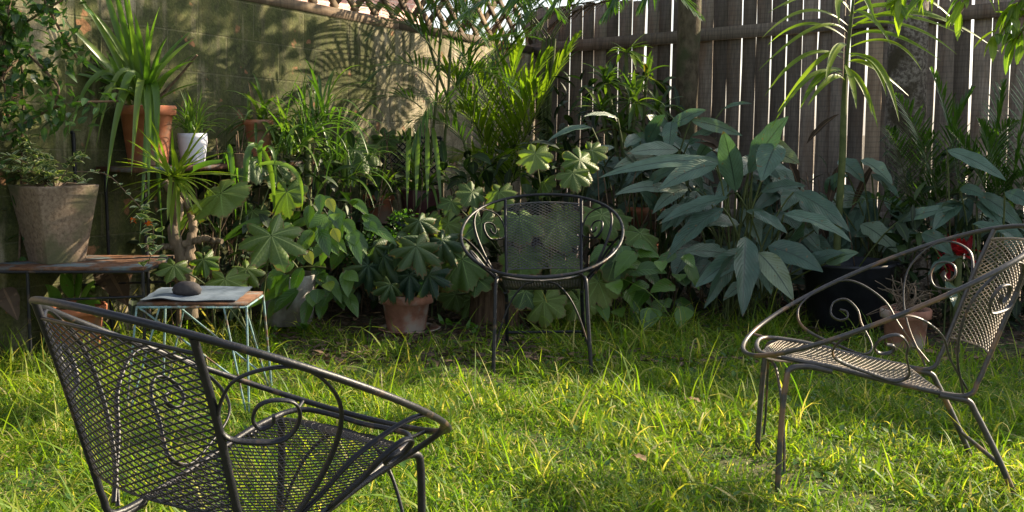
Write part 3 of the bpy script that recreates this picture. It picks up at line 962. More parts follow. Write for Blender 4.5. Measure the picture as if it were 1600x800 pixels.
def make_chair(iron, mesh):
    root = thing('hoop_chair', (0, 0, 0), '', 'chair', 'wrought iron hoop chairs')
    g = G(); th = np.linspace(0, 2 * math.pi, 97)
    g.tube(ring_pt(th), .0074, 10, cap=False); g.build('hoop', M[iron], root, True, True)
    # side rails: upright, corner and seat side in one bent bar, joined round the front
    side = smooth(RAIL[:-1], 50)
    front = smooth(np.vstack([RAIL[-3:], [(.40, .08, .44), (.405, 0, .435), (.40, -.08, .44)], RAIL[-3:][::-1] * [1, -1, 1]]), 40)
    g = G()
    for s in (1, -1):
        g.tube(side * [1, s, 1], .0080, 8)
    g.tube(front, .0072, 8)
    for s in (1, -1):
        g.tube([(.355, s * .165, .443), ring_pt(math.radians(27))[0] * [1, s, 1]], .005, 6)
    g.build('seat_frame', M[iron], root, True, True)
    g = G(); mesh_panel(g, seat_fn, .39, .49, .0150, .55)
    g.tube([seat_fn(a, 0) for a in np.linspace(0, 1, 12)], .003, 6)
    for a in (0.0, 1.0): g.tube([seat_fn(a, b) for b in np.linspace(0, .95, 20)], .003, 5)
    g.build('seat', M[mesh], root, False, True)
    g = G(); mesh_panel(g, back_fn, .39, .35, .0150, .5)
    for b in (0, 1): g.tube([back_fn(a, b) for a in np.linspace(0, 1, 14)], .004 if b else .0028, 6)
    g.build('backrest', M[mesh], root, False, True)
    for s in (1, -1):
        for sc_, nn in ((SCROLL_A, 110), (SCROLL_B, 110)):
            P = smooth([side_pt(a, b, s) for a, b in sc_], nn)
            g = G(); g.tube(P, 1, 6, up=(0, 1, 0), flat=(.0068, .0034)); g.build('scroll', M[iron], root, True, True)
    for s in (1, -1):
        P = smooth([(.215, s * .19, .400), (.285, s * .195, .418), (.338, s * .202, .416), (.353, s * .206, .385), (.369, s * .209, .29), (.385, s * .215, .15), (.405, s * .225, -.06)], 40)
        g = G(); g.tube(P, .0096, 8); g.build('leg', M[iron], root, True, True)
        P = smooth([(-.10, s * .19, .312), (-.145, s * .19, .300), (-.185, s * .19, .287), (-.205, s * .19, .25), (-.262, s * .195, .12), (-.335, s * .2, -.07)], 40)
        g = G(); g.tube(P, .0096, 8); g.build('leg', M[iron], root, True, True)
    g = G(); g.tube([(-.278, -.197, .083), (-.278, .197, .083)], .007, 8); g.build('stretcher', M[iron], root, True, True)
    for s in (1, -1):
        P = smooth([(.375, s * .03, .41), (.365, s * .075, .395), (.362, s * .125, .34), (.362, s * .165, .26), (.366, s * .195, .17), (.372, s * .214, .10)], 36)
        g = G(); g.tube(P, .0045, 6); g.build('brace', M[iron], root, True, True)
    return root


def copy_tree(o, parent=None):
    c = o.copy(); col.objects.link(c); c.parent = parent
    for ch in list(o.children):
        copy_tree(ch, c)
    return c


from mathutils import Matrix
def place_chair(o, X, Y, yaw, pitch, roll, label):
    o['label'] = label
    # chair axes: x forward, y left, z up; pitched (front up +) and rolled a little by the uneven lawn
    o.matrix_world = Matrix.Translation((X, Y, 0)) @ Matrix.Rotation(yaw, 4, 'Z') @ Matrix.Rotation(roll, 4, 'X') @ Matrix.Rotation(-pitch, 4, 'Y')

c1 = make_chair('iron', 'mesh')
c2 = copy_tree(c1)
c3 = copy_tree(c1)
place_chair(c1, .157, 5.340, -1.622, .035, .022, 'black iron hoop chair facing the camera in front of the begonias')
place_chair(c2, -.597, 2.273, 1.072, -.071, .077, 'black iron hoop chair nearest the camera, seen from behind')
place_chair(c3, 1.222, 3.474, -3.220, -.066, .006, 'worn hoop chair with sunlit tan mesh, facing left')
M['sky_lit_mesh'] = rough_mat('sky_lit_iron_mesh', (.035, .036, .042), (.075, .075, .082), 80, (.10, .09, .08), rough=.4, bmp=.0, spec=.5, scale2=9)  # paler copy of the mesh; the sky light it catches is in the colour
for ch_, fm, mm in ((c1, 'iron', 'sky_lit_mesh'), (c3, 'worn_iron', 'sunlit_mesh')):      # middle mesh paled for sky light; right mesh tanned as sunlit, its iron worn
    for ch in ch_.children:
        ch.data = ch.data.copy()
        ch.data.materials[0] = M[mm] if ch.name.startswith(('seat', 'back')) and not ch.name.startswith('seat_frame') else M[fm]


# ================================================================== TABLES
def flat_table():
    Y0, Y1 = 5.05, 5.55
    L, Rr = at(-75, 400, Y0), at(222, 404, Y0)
    z = .47
    r = thing('plant_table', ((L[0] + Rr[0]) / 2, 5.3, 0), 'low rusty iron table carrying the stone planter at far left', 'table')
    x0, x1 = at(45, 400, Y0)[0] - .01, at(222, 400, Y0)[0]
    x0b = x0 - .42
    g = G(); g.box(((x0b + x1) / 2, 5.3, z), ((x1 - x0b) / 2, 0, 0), (0, .25, 0), (0, 0, .008)); g.build('tabletop', M['rust'], r)
    g = G()
    for yy in (Y0, Y1): g.tube([(x0b, yy, z - .012), (x1, yy, z - .012)], .007, 6)
    g.tube([(x1, Y0, z - .012), (x1, Y1, z - .012)], .007, 6)
    g.build('rim', M['iron'], r)
    for xx in (x0, x1, x0b):
        for yy in (Y0, Y1):
            g = G(); g.tube([(xx, yy, z - .01), (xx - .005, yy, .0)], .008, 6); g.build('leg', M['iron'], r)
    for yy in (Y0, Y1):
        g = G(); g.tube([(x0, yy, z - .145), (x1, yy, z - .125)], .006, 6); g.build('stretcher', M['iron'], r)
    return x0, x1, z
tx0, tx1, tz = flat_table()

# stone planter: square and tapered, one corner towards the camera
def square_ring(c, half, z, ang, bev=.02):
    pts = []
    for k in range(4):
        a0 = ang + k * math.pi / 2
        u = np.array([math.cos(a0), math.sin(a0)]); v = np.array([-u[1], u[0]])
        p = c + (u + v) * half
        pts += [p - u * 0 - v * bev, p - u * bev]
    return [(q[0], q[1], z) for q in pts]
pc = at(92, 396, 5.28)
pl = thing('stone_planter', (pc[0], 5.28, tz + .01), 'square tapered brown stone planter with variegated shrub on the rusty table', 'planter')
g = G()
ang = R(49)
c2d = np.array([pc[0] - .01, 5.28])
zs = [(0, .095), (.03, .099), (.33, .146), (.355, .150), (.365, .150), (.365, .135), (.30, .128)]
rings_ = [square_ring(c2d, hf, tz + .01 + zz, ang, .005) for zz, hf in zs]
V = np.array(rings_).reshape(-1, 3); Q = []
for a_ in range(len(rings_) - 1):
    for k in range(8): Q.append((a_ * 8 + k, a_ * 8 + (k + 1) % 8, a_ * 8 + 8 + (k + 1) % 8, a_ * 8 + 8 + k))
g.quads(V, Q); g.build('pot', M['planter'], pl)
g = G(); q_ = square_ring(c2d, .13, tz + .34, ang, .005); g.quads(q_[0:8:1][:4], [(0, 1, 2, 3)]); g.quads([q_[0], q_[2], q_[4], q_[6]], [(0, 1, 2, 3)]); g.build('soil', M['soil'], pl)
ptop = np.array([pc[0], 5.28, tz + .35])
g = G(); gs = G()
for k in range(26):
    a_ = rng.uniform(0, 6.28); el = rng.uniform(.15, 1.2); L = rng.uniform(.12, .30)
    if k < 14: a_ = rng.uniform(2.2, 4.4)
    d0 = np.array([math.cos(a_) * math.cos(el), math.sin(a_) * math.cos(el), math.sin(el)])
    S = bez(ptop, ptop + d0 * L * .7 + [0, 0, .05], ptop + d0 * L + [0, 0, -.02], 9)
    gs.tube(S, .002, 4)
    for q in range(2, 9):
        rosette(g, S[q], 3, .05, .033, (-.2, .9), .4, prof_ovate, .2, (0, 1), 4, .006)
gs.build('stem', M['twig'], pl); g.build('foliage', M['varieg'], pl)
# trailing branch with two orange flowers
P = smooth([at(120, 268, 5.2), at(165, 272, 5.15), at(195, 298, 5.1), at(225, 330, 5.05), at(236, 345, 5.02), at(240, 375, 5.0), at(232, 412, 5.0)], 40)
g = G(); g.tube(P, .0025, 5); g.build('trailing_branch', M['twig'], pl)
g = G()
for q in list(range(4, 22, 3)): rosette(g, P[q], 3, .035, .022, (-.3, .8), .3, prof_ovate, .2, (.5, 1), 4, .01)
for q in list(range(22, 40, 2)): rosette(g, P[q], 5, .07, .042, (-.3, .9), .5, prof_ovate, .2, (0, 1), 5, .02)
g.build('trailing_foliage', M['varieg'], pl)
for px, py in ((209, 345), (231, 350)):
    g = G(); rosette(g, at(px, py, 4.98), 16, .022, .016, (-.6, 1.3), .3, prof_ovate, .3, (0, 1), 3, .003); g.build('flower', M['orange'], pl)

# blue wire table
def blue_table():
    Yf, Yb = 4.30, 4.60
    z = .436
    xl, xr = at(213, 465, Yf)[0], at(385, 465, Yf)[0]
    xbl, xbr = xl + .02, at(411, 456, Yb)[0]
    r = thing('wire_table', ((xl + xr) / 2, 4.55, 0), 'flaking blue wire table with a rusty top behind the nearest chair', 'table')
    g = G()
    g.quads([(xl, Yf, z), (xr, Yf, z), (xbr, Yb, z), (xbl, Yb, z), (xl, Yf, z - .012), (xr, Yf, z - .012), (xbr, Yb, z - .012), (xbl, Yb, z - .012)],
            [(0, 1, 2, 3), (7, 6, 5, 4), (0, 4, 5, 1), (1, 5, 6, 2), (2, 6, 7, 3), (3, 7, 4, 0)])
    g.build('tabletop', M['rust'], r)
    g = G(); g.tube([(xl, Yf, z - .018), (xr, Yf, z - .018), (xbr, Yb, z - .018), (xbl, Yb, z - .018), (xl, Yf, z - .018)], .005, 6); g.build('rim', M['blue_iron'], r)
    for (x, y, dx, dy) in ((xl, Yf, -.045, -.05), (xr, Yf, .012, -.06), (xbr, Yb, .02, .04), (xbl, Yb, -.04, .04)):
        sx = 1 if x == xl or x == xbl else -1
        g = G()
        g.tube([(x, y, z - .015), (x + dx, y + dy, -.03)], .0048, 6)
        g.tube([(x + sx * .09, y, z - .015), (x + dx + sx * .004, y + dy, -.03)], .0038, 6)
        g.build('leg', M['blue_iron'], r)
    g = G(); g.tube([(xl + .01, Yf, z - .02), (xr - .05, Yf + .03, .12)], .004, 6); g.build('brace', M['blue_iron'], r)
    g = G(); g.tube([(xbl, Yb, z - .02), (xbr - .03, Yb, .10)], .004, 6); g.build('brace', M['blue_iron'], r)
    return xl, xr, xbr, z
bx0, bx1, bx2, bz = blue_table()
M['tarp'] = rough_mat('faded_blue_plastic', (.05, .07, .10), (.17, .21, .26), 5, rough=.4, bmp=.3)
M['dark_cloth'] = rough_mat('dark_cloth', (.015, .015, .02), (.05, .045, .045), 20, rough=.8)
g = G()
nu, nv_ = 34, 10
V = []
for a in range(nu):
    for b in range(nv_):
        u, v = a / (nu - 1), b / (nv_ - 1)
        x = bx0 + .01 + u * (bx2 - bx0 - .05); y = 4.305 + v * .28
        zz = bz + .006 + (.0015 * math.sin(u * 9 + v * 3) + .003) + .005 * int(v * 2.9 + .5 * u) + .008 * math.exp(-((u - .22) / .12) ** 2) * (1 - v * .5)
        V.append((x, y, zz))
i = np.arange(nu - 1)[:, None] * nv_; j = np.arange(nv_ - 1)[None]
Q = np.stack([i + j, i + nv_ + j, i + nv_ + j + 1, i + j + 1], -1).reshape(-1, 4)
V = np.array(V); g.quads(V, Q); g.quads(V - [0, 0, .004], Q[:, ::-1])
g.build('plastic_sheet', M['tarp'], loc=(float(V[:, 0].mean()), 4.5, bz))
props(bpy.data.objects['plastic_sheet'], 'folded grey blue plastic sheet lying on the wire table', 'plastic sheet')
g = G(); c = at(292, 452, 4.42); c[2] = bz + .035
g.lathe([(.002, -.02), (.055, -.018), (.06, 0), (.05, .018), (.03, .03), (.002, .034)], c, 20, .6)
props(g.build('cloth_bundle', M['dark_cloth'], smooth=True, loc=c), 'small dark cloth bundle on top of the blue plastic sheet', 'cloth')

# ================================================================== WALL SHELF, DRIFTWOOD, STUMP, TRUNKS
def shelf(t0, t1, z, depth, name, label, mat, legs=True):
    c = (wpt(t0, z, depth / 2 + .02) + wpt(t1, z, depth / 2 + .02)) / 2
    r = thing(name, (c[0], c[1], 0), label, 'shelf')
    g = G(); g.box(c, (wpt(t1, z) - wpt(t0, z)) / 2, wnrm * depth / 2, [0, 0, .012]); g.build('board', mat, r)
    for tt_ in (t0 + .04, t1 - .04):
        for of in (.04, depth):
            p = wpt(tt_, z - .012, of)
            g = G(); g.tube([p, (p[0], p[1], 0)], .009, 6); g.build('leg', M['iron'], r)
    return r
zsh = at(230, 262, 5.85)[2]
shelf(3.0, 4.25, zsh, .34, 'plant_stand', 'high metal plant stand against the mossy wall under the big strap leaved plant', M['rust'])
z2 = at(590, 348, 7.0)[2]
shelf(1.25, 2.35, z2 - .012, .5, 'pot_bench', 'low iron bench under the terracotta pot and the plum pot', M['rust'])

g = G()
for pts, r0_, r1_ in (([(258, 285, 5.62), (280, 320, 5.55), (272, 365, 5.5), (290, 410, 5.5), (300, 500, 5.45)], .022, .04), ([(285, 300, 5.6), (300, 345, 5.55), (296, 390, 5.5), (300, 420, 5.5)], .012, .03), ([(345, 378, 5.5), (318, 372, 5.5), (290, 382, 5.5)], .012, .02), ([(235, 392, 5.5), (262, 385, 5.5), (285, 392, 5.5)], .008, .02)):
    P = smooth([at(*q) for q in pts], 26)
    rr = np.linspace(r0_, r1_, 26) * (1 + rng.normal(0, .13, 26))
    g.tube(P + rng.normal(0, .003, P.shape), rr, 9)
props(g.build('driftwood', M['drift'], smooth=True, loc=at(300, 480, 5.45)), 'pale twisted driftwood branch standing between the two tables', 'driftwood')

def dead_leaf_obj(A, B, W, label, bulge=.1):
    g = G(); bez_leaf(g, A, B, W, bulge, rnd=.8, wave=.25, prof=prof_ovate, nl=12); g.quads(g.v[0] - [0, .003, 0], g.f4[0][:, ::-1], g.u4[0], .6)
    props(g.build('dead_leaf', M['dead_leaf'], loc=A), label, 'dead leaf')
dead_leaf_obj(at(160, 410, 5.6), at(200, 478, 5.5), .16, 'large curled brown dead leaf hanging under the planter table')
dead_leaf_obj(at(5, 450, 5.2), at(28, 500, 5.15), .10, 'brown dead leaf at the far left edge below the table')

g = G()     # stump
c = at(782, 520, 6.25); c[2] = 0
nn = 40; th = np.arange(nn) / nn * 2 * math.pi
rr = .15 * (1 + .09 * np.sin(th * 5) + .05 * np.sin(th * 11 + 1))
V = []
for z, k in ((-.02, 1.22), (.05, 1.12), (.2, 1.02), (.33, .97), (.335, .6), (.33, .01)):
    V.append(np.stack([c[0] + np.cos(th) * rr * k, c[1] + np.sin(th) * rr * k, np.full(nn, z) + .01 * np.sin(th * 4)], 1))
V = np.array(V).reshape(-1, 3)
i = np.arange(5)[:, None] * nn; j = np.arange(nn)[None]; k = (j + 1) % nn
g.quads(V, np.stack([i + j, i + k, i + nn + k, i + nn + j], -1).reshape(-1, 4))
props(g.build('tree_stump', M['stump'], smooth=True, loc=c), 'brown split tree stump behind the legs of the middle chair', 'tree stump')


def tree(px_base, px_top, r0, r1, Y, mat, label, crown, seed):
    b = at(px_base, 400, Y); t = at(px_top, 0, Y)
    base = np.array([b[0], Y, 0])
    dirx = (t[0] - b[0]) / (t[2] - b[2])
    H = 3.0
    rt = thing('garden_tree', base, label, 'tree')
    P = np.array([(base[0] + dirx * z + .012 * math.sin(z * 3 + seed), Y, z) for z in np.linspace(-.02, H, 26)])
    g = G(); rr = np.interp(np.linspace(0, H, 26), [0, .2, 2, H], [r0 * 1.3, r0, r1, r1 * .8]) * (1 + rng.normal(0, .02, 26))
    g.tube(P, rr, 22)
    top = P[-1]
    for k in range(7):
        a_ = k * 2.4 + seed; L = rng.uniform(.7, 1.3)
        E_ = top + np.array([math.cos(a_) * L, math.sin(a_) * L, rng.uniform(.3, 1.1)])
        g.tube(bez(P[-1 - (k % 3) * 2], (top + E_) / 2 + [0, 0, .2], E_, 10), np.linspace(r1 * .45, .01, 10), 7)
    g.build('trunk', mat, rt, smooth=True)
    g = G()
    for (dx, dy, dz, rad, n) in crown:
        clump(g, top + [dx, dy, dz], (rad, rad, rad * .6), n, .14, .055, prof_lance, .6, (0, 1), 4)
    g.build('crown', M['tree_leaf'], rt)
    return rt
# crowns above the view; leaf clumps added where they dapple the wall
tree(1076, 1077, .082, .080, 7.85, M['bark'], 'slim mottled brown tree trunk in front of the fence, behind the silvery leaves',
     [(.1, -.1, .22, .6, 520), (-.1, .0, .75, .4, 130), (.85, .2, .95, .4, 90), (-.6, .2, .35, .35, 140), (-.95, .0, .15, .3, 90)], 1)
tree(1423, 1420, .128, .118, 7.0, M['lichen_bark'], 'thicker grey lichen covered tree trunk near the right end of the fence',
     [(.9, .1, .95, .7, 320), (1.5, .5, .9, .6, 220), (-.35, .45, .65, .5, 130), (-.2, .2, 1.15, .5, 120)], 2)
# ================================================================== POTTED PLANTS AND SHRUBS
def shrub(name, P, label, cat='plant', group=None):
    return thing(name, P, label, cat, group)


# -- big strap leaved plant in the large terracotta pot
r = shrub('potted_plant', at(232, 262, 5.82), 'large terracotta pot of long arching strap leaves on the high plant stand', 'potted plant')
top, rt_, _ = add_pot(r, 188, 276, 165, 258, 5.82, M['terracotta'], .012, .05, .66)
g = G()
for (x1, y1, w_, bl, c_) in ((-30, -20, .045, .05, .4), (60, -40, .05, .03, .7), (118, -10, .055, .05, .8), (150, -60, .05, .02, .6), (175, -30, .05, .04, .5), (210, 20, .045, .2, .6), (250, 10, .045, .2, .7), (262, 60, .04, .3, .6), (20, 30, .04, .08, .5), (95, 30, .05, .08, .9)):
    bez_leaf(g, top + rng.normal(0, .03, 3) * [1, 1, 0], at(x1, y1, 5.82 + rng.uniform(-.35, .1)), w_ * .75, bl, None, prof_strap, .4, c_, 12, 3)
for (mx, my, x1, y1, w_) in ((205, 60, 168, 265, .055), (222, 80, 205, 275, .05), (250, 95, 245, 262, .05), (190, 110, 165, 300, .045), (235, 90, 232, 330, .045), (215, 120, 255, 300, .04), (150, 80, 112, 200, .04), (240, 70, 218, 380, .04), (190, 60, 150, 230, .035), (230, 60, 256, 400, .035), (175, 90, 130, 250, .04)):
    A = top + rng.normal(0, .02, 3) * [1, 1, 0]; B = at(x1, y1, 5.55 + rng.uniform(-.1, .1)); C = at(mx, my - 40, 5.6)
    S = bez(A, C, B, 15); T = norm(np.gradient(S, axis=0)); w0 = norm(np.cross(T, norm(np.array([.2, -.9, .4])))); n0 = np.cross(w0, T)
    surf(g, S[None], w0[None], n0[None], np.array([w_ * .78]), prof_strap, .35, np.array([rng.uniform(0, 1)]), 3)
for k in range(16):
    x1, y1 = ((rng.uniform(-20, 250), rng.uniform(-40, 50)) if k % 2 else (rng.uniform(60, 330), rng.uniform(40, 120)))
    bez_leaf(g, top + rng.normal(0, .03, 3) * [1, 1, 0], at(x1, y1, 5.82 + rng.uniform(-.4, .1)), .028, rng.uniform(.03, .35), None, prof_strap, .4, rng.uniform(0, 1), 12, 3)
rosette(g, top, 14, .45, .035, (.5, 1.4), .9, rnd=(0, 1))
g.build('foliage', M['strap'], r)
g = G(); g.tube(smooth([top, at(270, 130, 5.8), at(308, 86, 5.75)], 14), np.linspace(.009, .006, 14), 6); g.build('stem', M['twig'], r)

# -- spiky rosette below the stand
r = shrub('spiky_plant', at(270, 460, 5.5), 'bright green spiky rosette of narrow leaves under the high plant stand')
g = G(); rosette(g, at(272, 278, 5.5), 46, .34, .02, (-.9, 1.3), .5, rnd=(.2, 1), jit=.015, az=(2.6, 6.8)); g.build('foliage', M['bright_strap'], r)
g = G(); b_ = at(272, 278, 5.5); g.tube([b_, (b_[0], 5.5, 0)], .012, 6); g.build('stem', M['twig'], r)

# -- spider plant in the white pot
r = shrub('potted_plant', at(302, 258, 5.9), 'spider plant in a white dimpled pot on the plant stand', 'potted plant')
Y_ = 5.95; rt_ = 45 / F * Y_ / 2; b_ = at(302, 258, Y_); h_ = at(302, 208, Y_)[2] - b_[2]
g = G()
n_ = 24; prof = [(rt_ * .62, 0), (rt_ * .8, .02)] + [(rt_ * (.82 + .18 * min(1, k / 9)) + (.0015 if k % 2 else 0), .02 + (h_ - .03) * k / 12) for k in range(1, 12)] + [(rt_, h_), (rt_ - .008, h_), (rt_ - .012, h_ - .04)]
g.lathe([(0.001, 0)] + prof, (b_[0], Y_, b_[2]), 36); g.build('pot', M['white_pot'], r, smooth=True)
top = np.array([b_[0], Y_, b_[2] + h_ - .01])
g = G(); g.lathe([(.001, -.012), (rt_ - .012, -.014)], top, 20); g.build('soil', M['soil'], r)
g = G(); rosette(g, top, 60, .26, .012, (.7, 1.5), 1.3, prof_strap, .3, (.2, 1), 8, .02); g.build('foliage', M['strap'], r)

# -- small terracotta pot of straps on the right end of the stand
r = shrub('potted_plant', at(404, 215, 6.3), 'small terracotta pot of bronze strap leaves right of the white pot', 'potted plant')
top, rt_, _ = add_pot(r, 382, 428, 187, 255, 6.25, M['terracotta'], .008, .03)
g = G(); rosette(g, top, 40, .32, .020, (-.1, 1.4), 1.9, rnd=(0, 1), jit=.03); g.build('foliage', M['cord'], r)

# -- dark straps tumbling from the stand
r = shrub('strap_plant', at(355, 300, 5.6), 'tumbling dark strap leaves that hang from the plant stand below the white pot')
g = G()
for k in range(10):
    x0 = rng.uniform(345, 430); A = at(x0, rng.uniform(215, 260), 5.75); x1 = x0 + rng.normal(10, 38)
    B = at(x1, rng.uniform(270, 350), 5.8 + rng.uniform(-.1, .15)); C = (A + B) / 2 + np.array([(x1 - x0) / 400, -.08, rng.uniform(.08, .2)])
    S = bez(A, C, B, 12); T = norm(np.gradient(S, axis=0)); w0 = norm(np.cross(T, norm(np.array([rng.normal(0, .4), -.9, .4])))); n0 = np.cross(w0, T)
    surf(g, S[None], w0[None], n0[None], np.array([rng.uniform(.016, .034)]), prof_strap, .35, np.array([rng.uniform(0, .9)]), 3)
g.build('foliage', M['strap'], r)
g = G(); g.tube([at(375, 240, 5.75), at(375, 262, 5.75)], .03, 8); g.build('stem', M['twig'], r)

# -- long hanging strap plant
r = shrub('strap_plant', at(480, 330, 6.3), 'arching narrow leaved grassy plant left of the wall corner')
g = G()
for c_ in ((478, 215, 6.3), (455, 240, 6.2), (520, 250, 6.4), (500, 190, 6.4), (540, 290, 6.5)):
    rosette(g, at(*c_), 30, .45, .017, (.5, 1.5), 2.0, rnd=(0, .9), jit=.03, nl=10)
g.build('foliage', M['strap'], r)
g = G(); p = at(480, 225, 6.3); g.tube([p, (p[0], p[1], 0.0)], .02, 7); g.build('stem', M['cane'], r)


def palmate_plant(name, label, base, leaves_, mat, Yj=.12, lobes=7, depth=.24, sinus=.35, stem='cane', rad=(.9, 1.1), extra=0, extra_box=None):
    """leaves_: (px, py, Y, radius_px, tipx, tipy)"""
    r_ = shrub(name, base, label)
    g = G(); gs = G()
    L = list(leaves_)
    for _ in range(extra):
        x0, x1, y0, y1, Ya, Yb, ra, rb = extra_box
        L.append((rng.uniform(x0, x1), rng.uniform(y0, y1), rng.uniform(Ya, Yb), rng.uniform(ra, rb), rng.uniform(-.8, .8), rng.uniform(.3, 1)))
    for (px, py, Y, rp, tx, ty) in L:
        C = at(px, py, Y)
        Rr = rp / F * Y
        n = np.array([rng.normal(0, .25) + .15 * tx, -.8 + rng.normal(0, .15), .62 + rng.normal(0, .15)])
        tip = np.array([tx, -.25, -ty])
        palmate(g, C, n, tip, Rr, lobes, depth, rng.uniform(0, 1), .2, .05, sinus)
        B = np.array(base) + [rng.normal(0, .04), rng.normal(0, .04), 0]
        gs.tube(bez(B, (B + C) / 2 + [0, .08, .12], C - norm(n) * .005, 10), .0045, 5)
    g.build('foliage', mat, r_, smooth=True)
    gs.build('stem', M[stem], r_)
    return r_

palmate_plant('begonia', 'large leaved begonia with broad lobed leaves below the white pot', at(345, 470, 5.75) * [1, 1, 0],
              [(345, 302, 5.5, 66, -.3, .8), (448, 300, 5.9, 42, .2, 1), (390, 255, 6.0, 38, .5, .6), (300, 330, 5.8, 40, -.5, .7), (430, 268, 6.1, 32, .5, .6), (455, 205, 6.3, 42, .2, .8), (395, 330, 6.0, 36, 0, 1)], M['begonia'])
palmate_plant('begonia', 'pale green begonia with a big star shaped leaf right above the wire table', at(400, 500, 5.4) * [1, 1, 0],
              [(424, 368, 5.3, 66, .3, .8), (352, 436, 5.2, 46, .2, .6), (272, 415, 5.25, 36, -.2, 1), (318, 405, 5.4, 32, .2, 1), (385, 420, 5.4, 34, .6, .7)], M['bright_begonia'], lobes=7, depth=.45)
palmate_plant('begonia', 'dark begonia with broad leaves against the wall left of the terracotta pot', at(560, 350, 6.8) * [1, 1, 0],
              [(560, 228, 6.6, 50, .1, .9), (600, 215, 6.9, 30, .5, .5), (525, 225, 6.7, 30, -.6, .5), (575, 255, 6.7, 26, .3, 1)], M['begonia'], depth=.3)
palmate_plant('begonia', 'begonia with bright star veined leaves spreading behind the middle chair', at(850, 480, 6.2) * [1, 1, 0],
              [(752, 346, 6.1, 42, 0, 1), (700, 350, 6.2, 36, -.5, .7), (738, 300, 6.3, 30, -.4, .6), (722, 405, 6.0, 58, -.5, .7), (690, 425, 6.1, 34, -.6, .6), (745, 435, 6.0, 34, 0, 1), (812, 340, 6.0, 50, .1, 1),
               (812, 400, 5.95, 44, .1, 1), (870, 350, 6.1, 52, .2, .9), (885, 410, 6.0, 40, 0, 1), (850, 470, 5.85, 44, .1, 1), (820, 455, 5.9, 34, -.4, 1), (905, 470, 5.9, 38, .3, .9), (965, 395, 6.0, 58, .4, .8), (940, 335, 6.2, 46, .4, .8), (935, 440, 5.95, 46, .3, .9), (1000, 365, 6.1, 40, .7, .6), (780, 300, 6.3, 34, 0, .8), (705, 315, 6.3, 26, -.3, .8)],
              M['begonia'], extra=10, extra_box=(690, 1000, 330, 470, 6.2, 6.5, 28, 46))
palmate_plant('begonia', 'tall begonia with sunlit yellowing leaves standing above the middle chair', at(880, 420, 6.6) * [1, 1, 0],
              [(836, 240, 6.4, 36, -.2, .9), (906, 250, 6.3, 40, .5, .7), (895, 270, 6.25, 34, .2, 1), (850, 285, 6.5, 28, -.2, 1), (925, 235, 6.5, 28, .7, .4)], M['bright_begonia'], depth=.3)
palmate_plant('begonia', 'dense low begonia between the herb and the plum pot', at(690, 430, 6.5) * [1, 1, 0],
              [(668, 342, 6.3, 30, 0, 1), (692, 370, 6.3, 28, .3, 1)], M['begonia'], extra=5, extra_box=(650, 710, 350, 410, 6.4, 6.6, 18, 28))


# -- glossy pointed leaved bush in the chipped white pot
r = shrub('potted_plant', at(452, 505, 6.1), 'glossy green bush in a chipped whitewashed pot', 'potted plant')
top, rt_, _ = add_pot(r, 405, 497, 428, 505, 6.1, M['chipped'], .0, .0, .8)
g = G()
for k in range(95):
    px, py = rng.uniform(420, 575), rng.uniform(300, 480)
    if ((px - 500) / 85) ** 2 + ((py - 390) / 95) ** 2 > 1: continue
    A = at(px, py, 6.05 + rng.uniform(-.35, .25)); dx = (px - 500) / 80 + rng.normal(0, .5)
    B = A + np.array([dx * .13, -.06, -rng.uniform(.03, .16)])
    bez_leaf(g, A, B, rng.uniform(.06, .085), .15, (dx * .3, -.8, .55), prof_lance, .2, rng.uniform(0, .95), 7, 5)
for (px, py) in ((512, 318), (520, 365), (478, 400)): bez_leaf(g, at(px, py - 8, 5.75), at(px + 10, py + 14, 5.7), .055, .1, rnd=1.0)
g.build('foliage', M['glossy'], r)
g = G()
for k in range(12): g.tube(bez(top, top + rng.normal(0, .06, 3) + [0, 0, .15], at(rng.uniform(440, 560), rng.uniform(320, 430), 6.1), 8), .005, 5)
g.build('stem', M['cane'], r)

# -- herb with tiny leaves
r = shrub('small_leaf_herb', at(575, 440, 6.3) * [1, 1, 0], 'mound of tiny leaved green herb above the front terracotta pot')
g = G(); gs = G()
for (px, py, rp, n) in ((545, 385, 34, 300), (590, 378, 34, 300), (632, 352, 30, 240), (560, 405, 30, 200)):
    clump(g, at(px, py, 6.4), (rp / F * 6.4, .12, rp / F * 6.4 * .8), n, .024, .02, prof_ovate, .2, (0, 1), 3)
    for k in range(6): gs.tube([at(575, 450, 6.4), at(px + rng.normal(0, 10), py + rng.normal(0, 10), 6.4)], .002, 4)
g.build('foliage', M['weed'], r); gs.build('stem', M['cane'], r)

# -- terracotta pot on the bench
r = shrub('potted_plant', at(592, 348, 7.0), 'terracotta pot of thin upright stems on the low bench', 'potted plant')
top, rt_, _ = add_pot(r, 568, 617, 304, 348, 6.95, M['terracotta'], .01, .035, .75)
g = G(); rosette(g, top, 30, .30, .022, (.7, 1.5), .9, rnd=(0, 1), jit=.03); g.build('foliage', M['cord'], r)
r = shrub('potted_plant', at(655, 340, 7.1), 'dark plum glazed pot of hanging straps on the low bench', 'potted plant')
top, rt_, _ = add_pot(r, 625, 688, 296, 345, 7.05, M['plum_pot'], .0, .0, .8)
g = G(); rosette(g, top, 34, .42, .024, (.6, 1.5), 1.7, rnd=(.3, 1), jit=.03, nl=10)
for (x0, x1) in ((640, 636), (655, 650), (668, 668), (676, 690)):
    bez_leaf(g, at(x0, 200, 6.9), at(x1, 330, 6.75), .03, .3, None, prof_strap, .3, .8, 12, 3)
g.build('foliage', M['strap'], r)

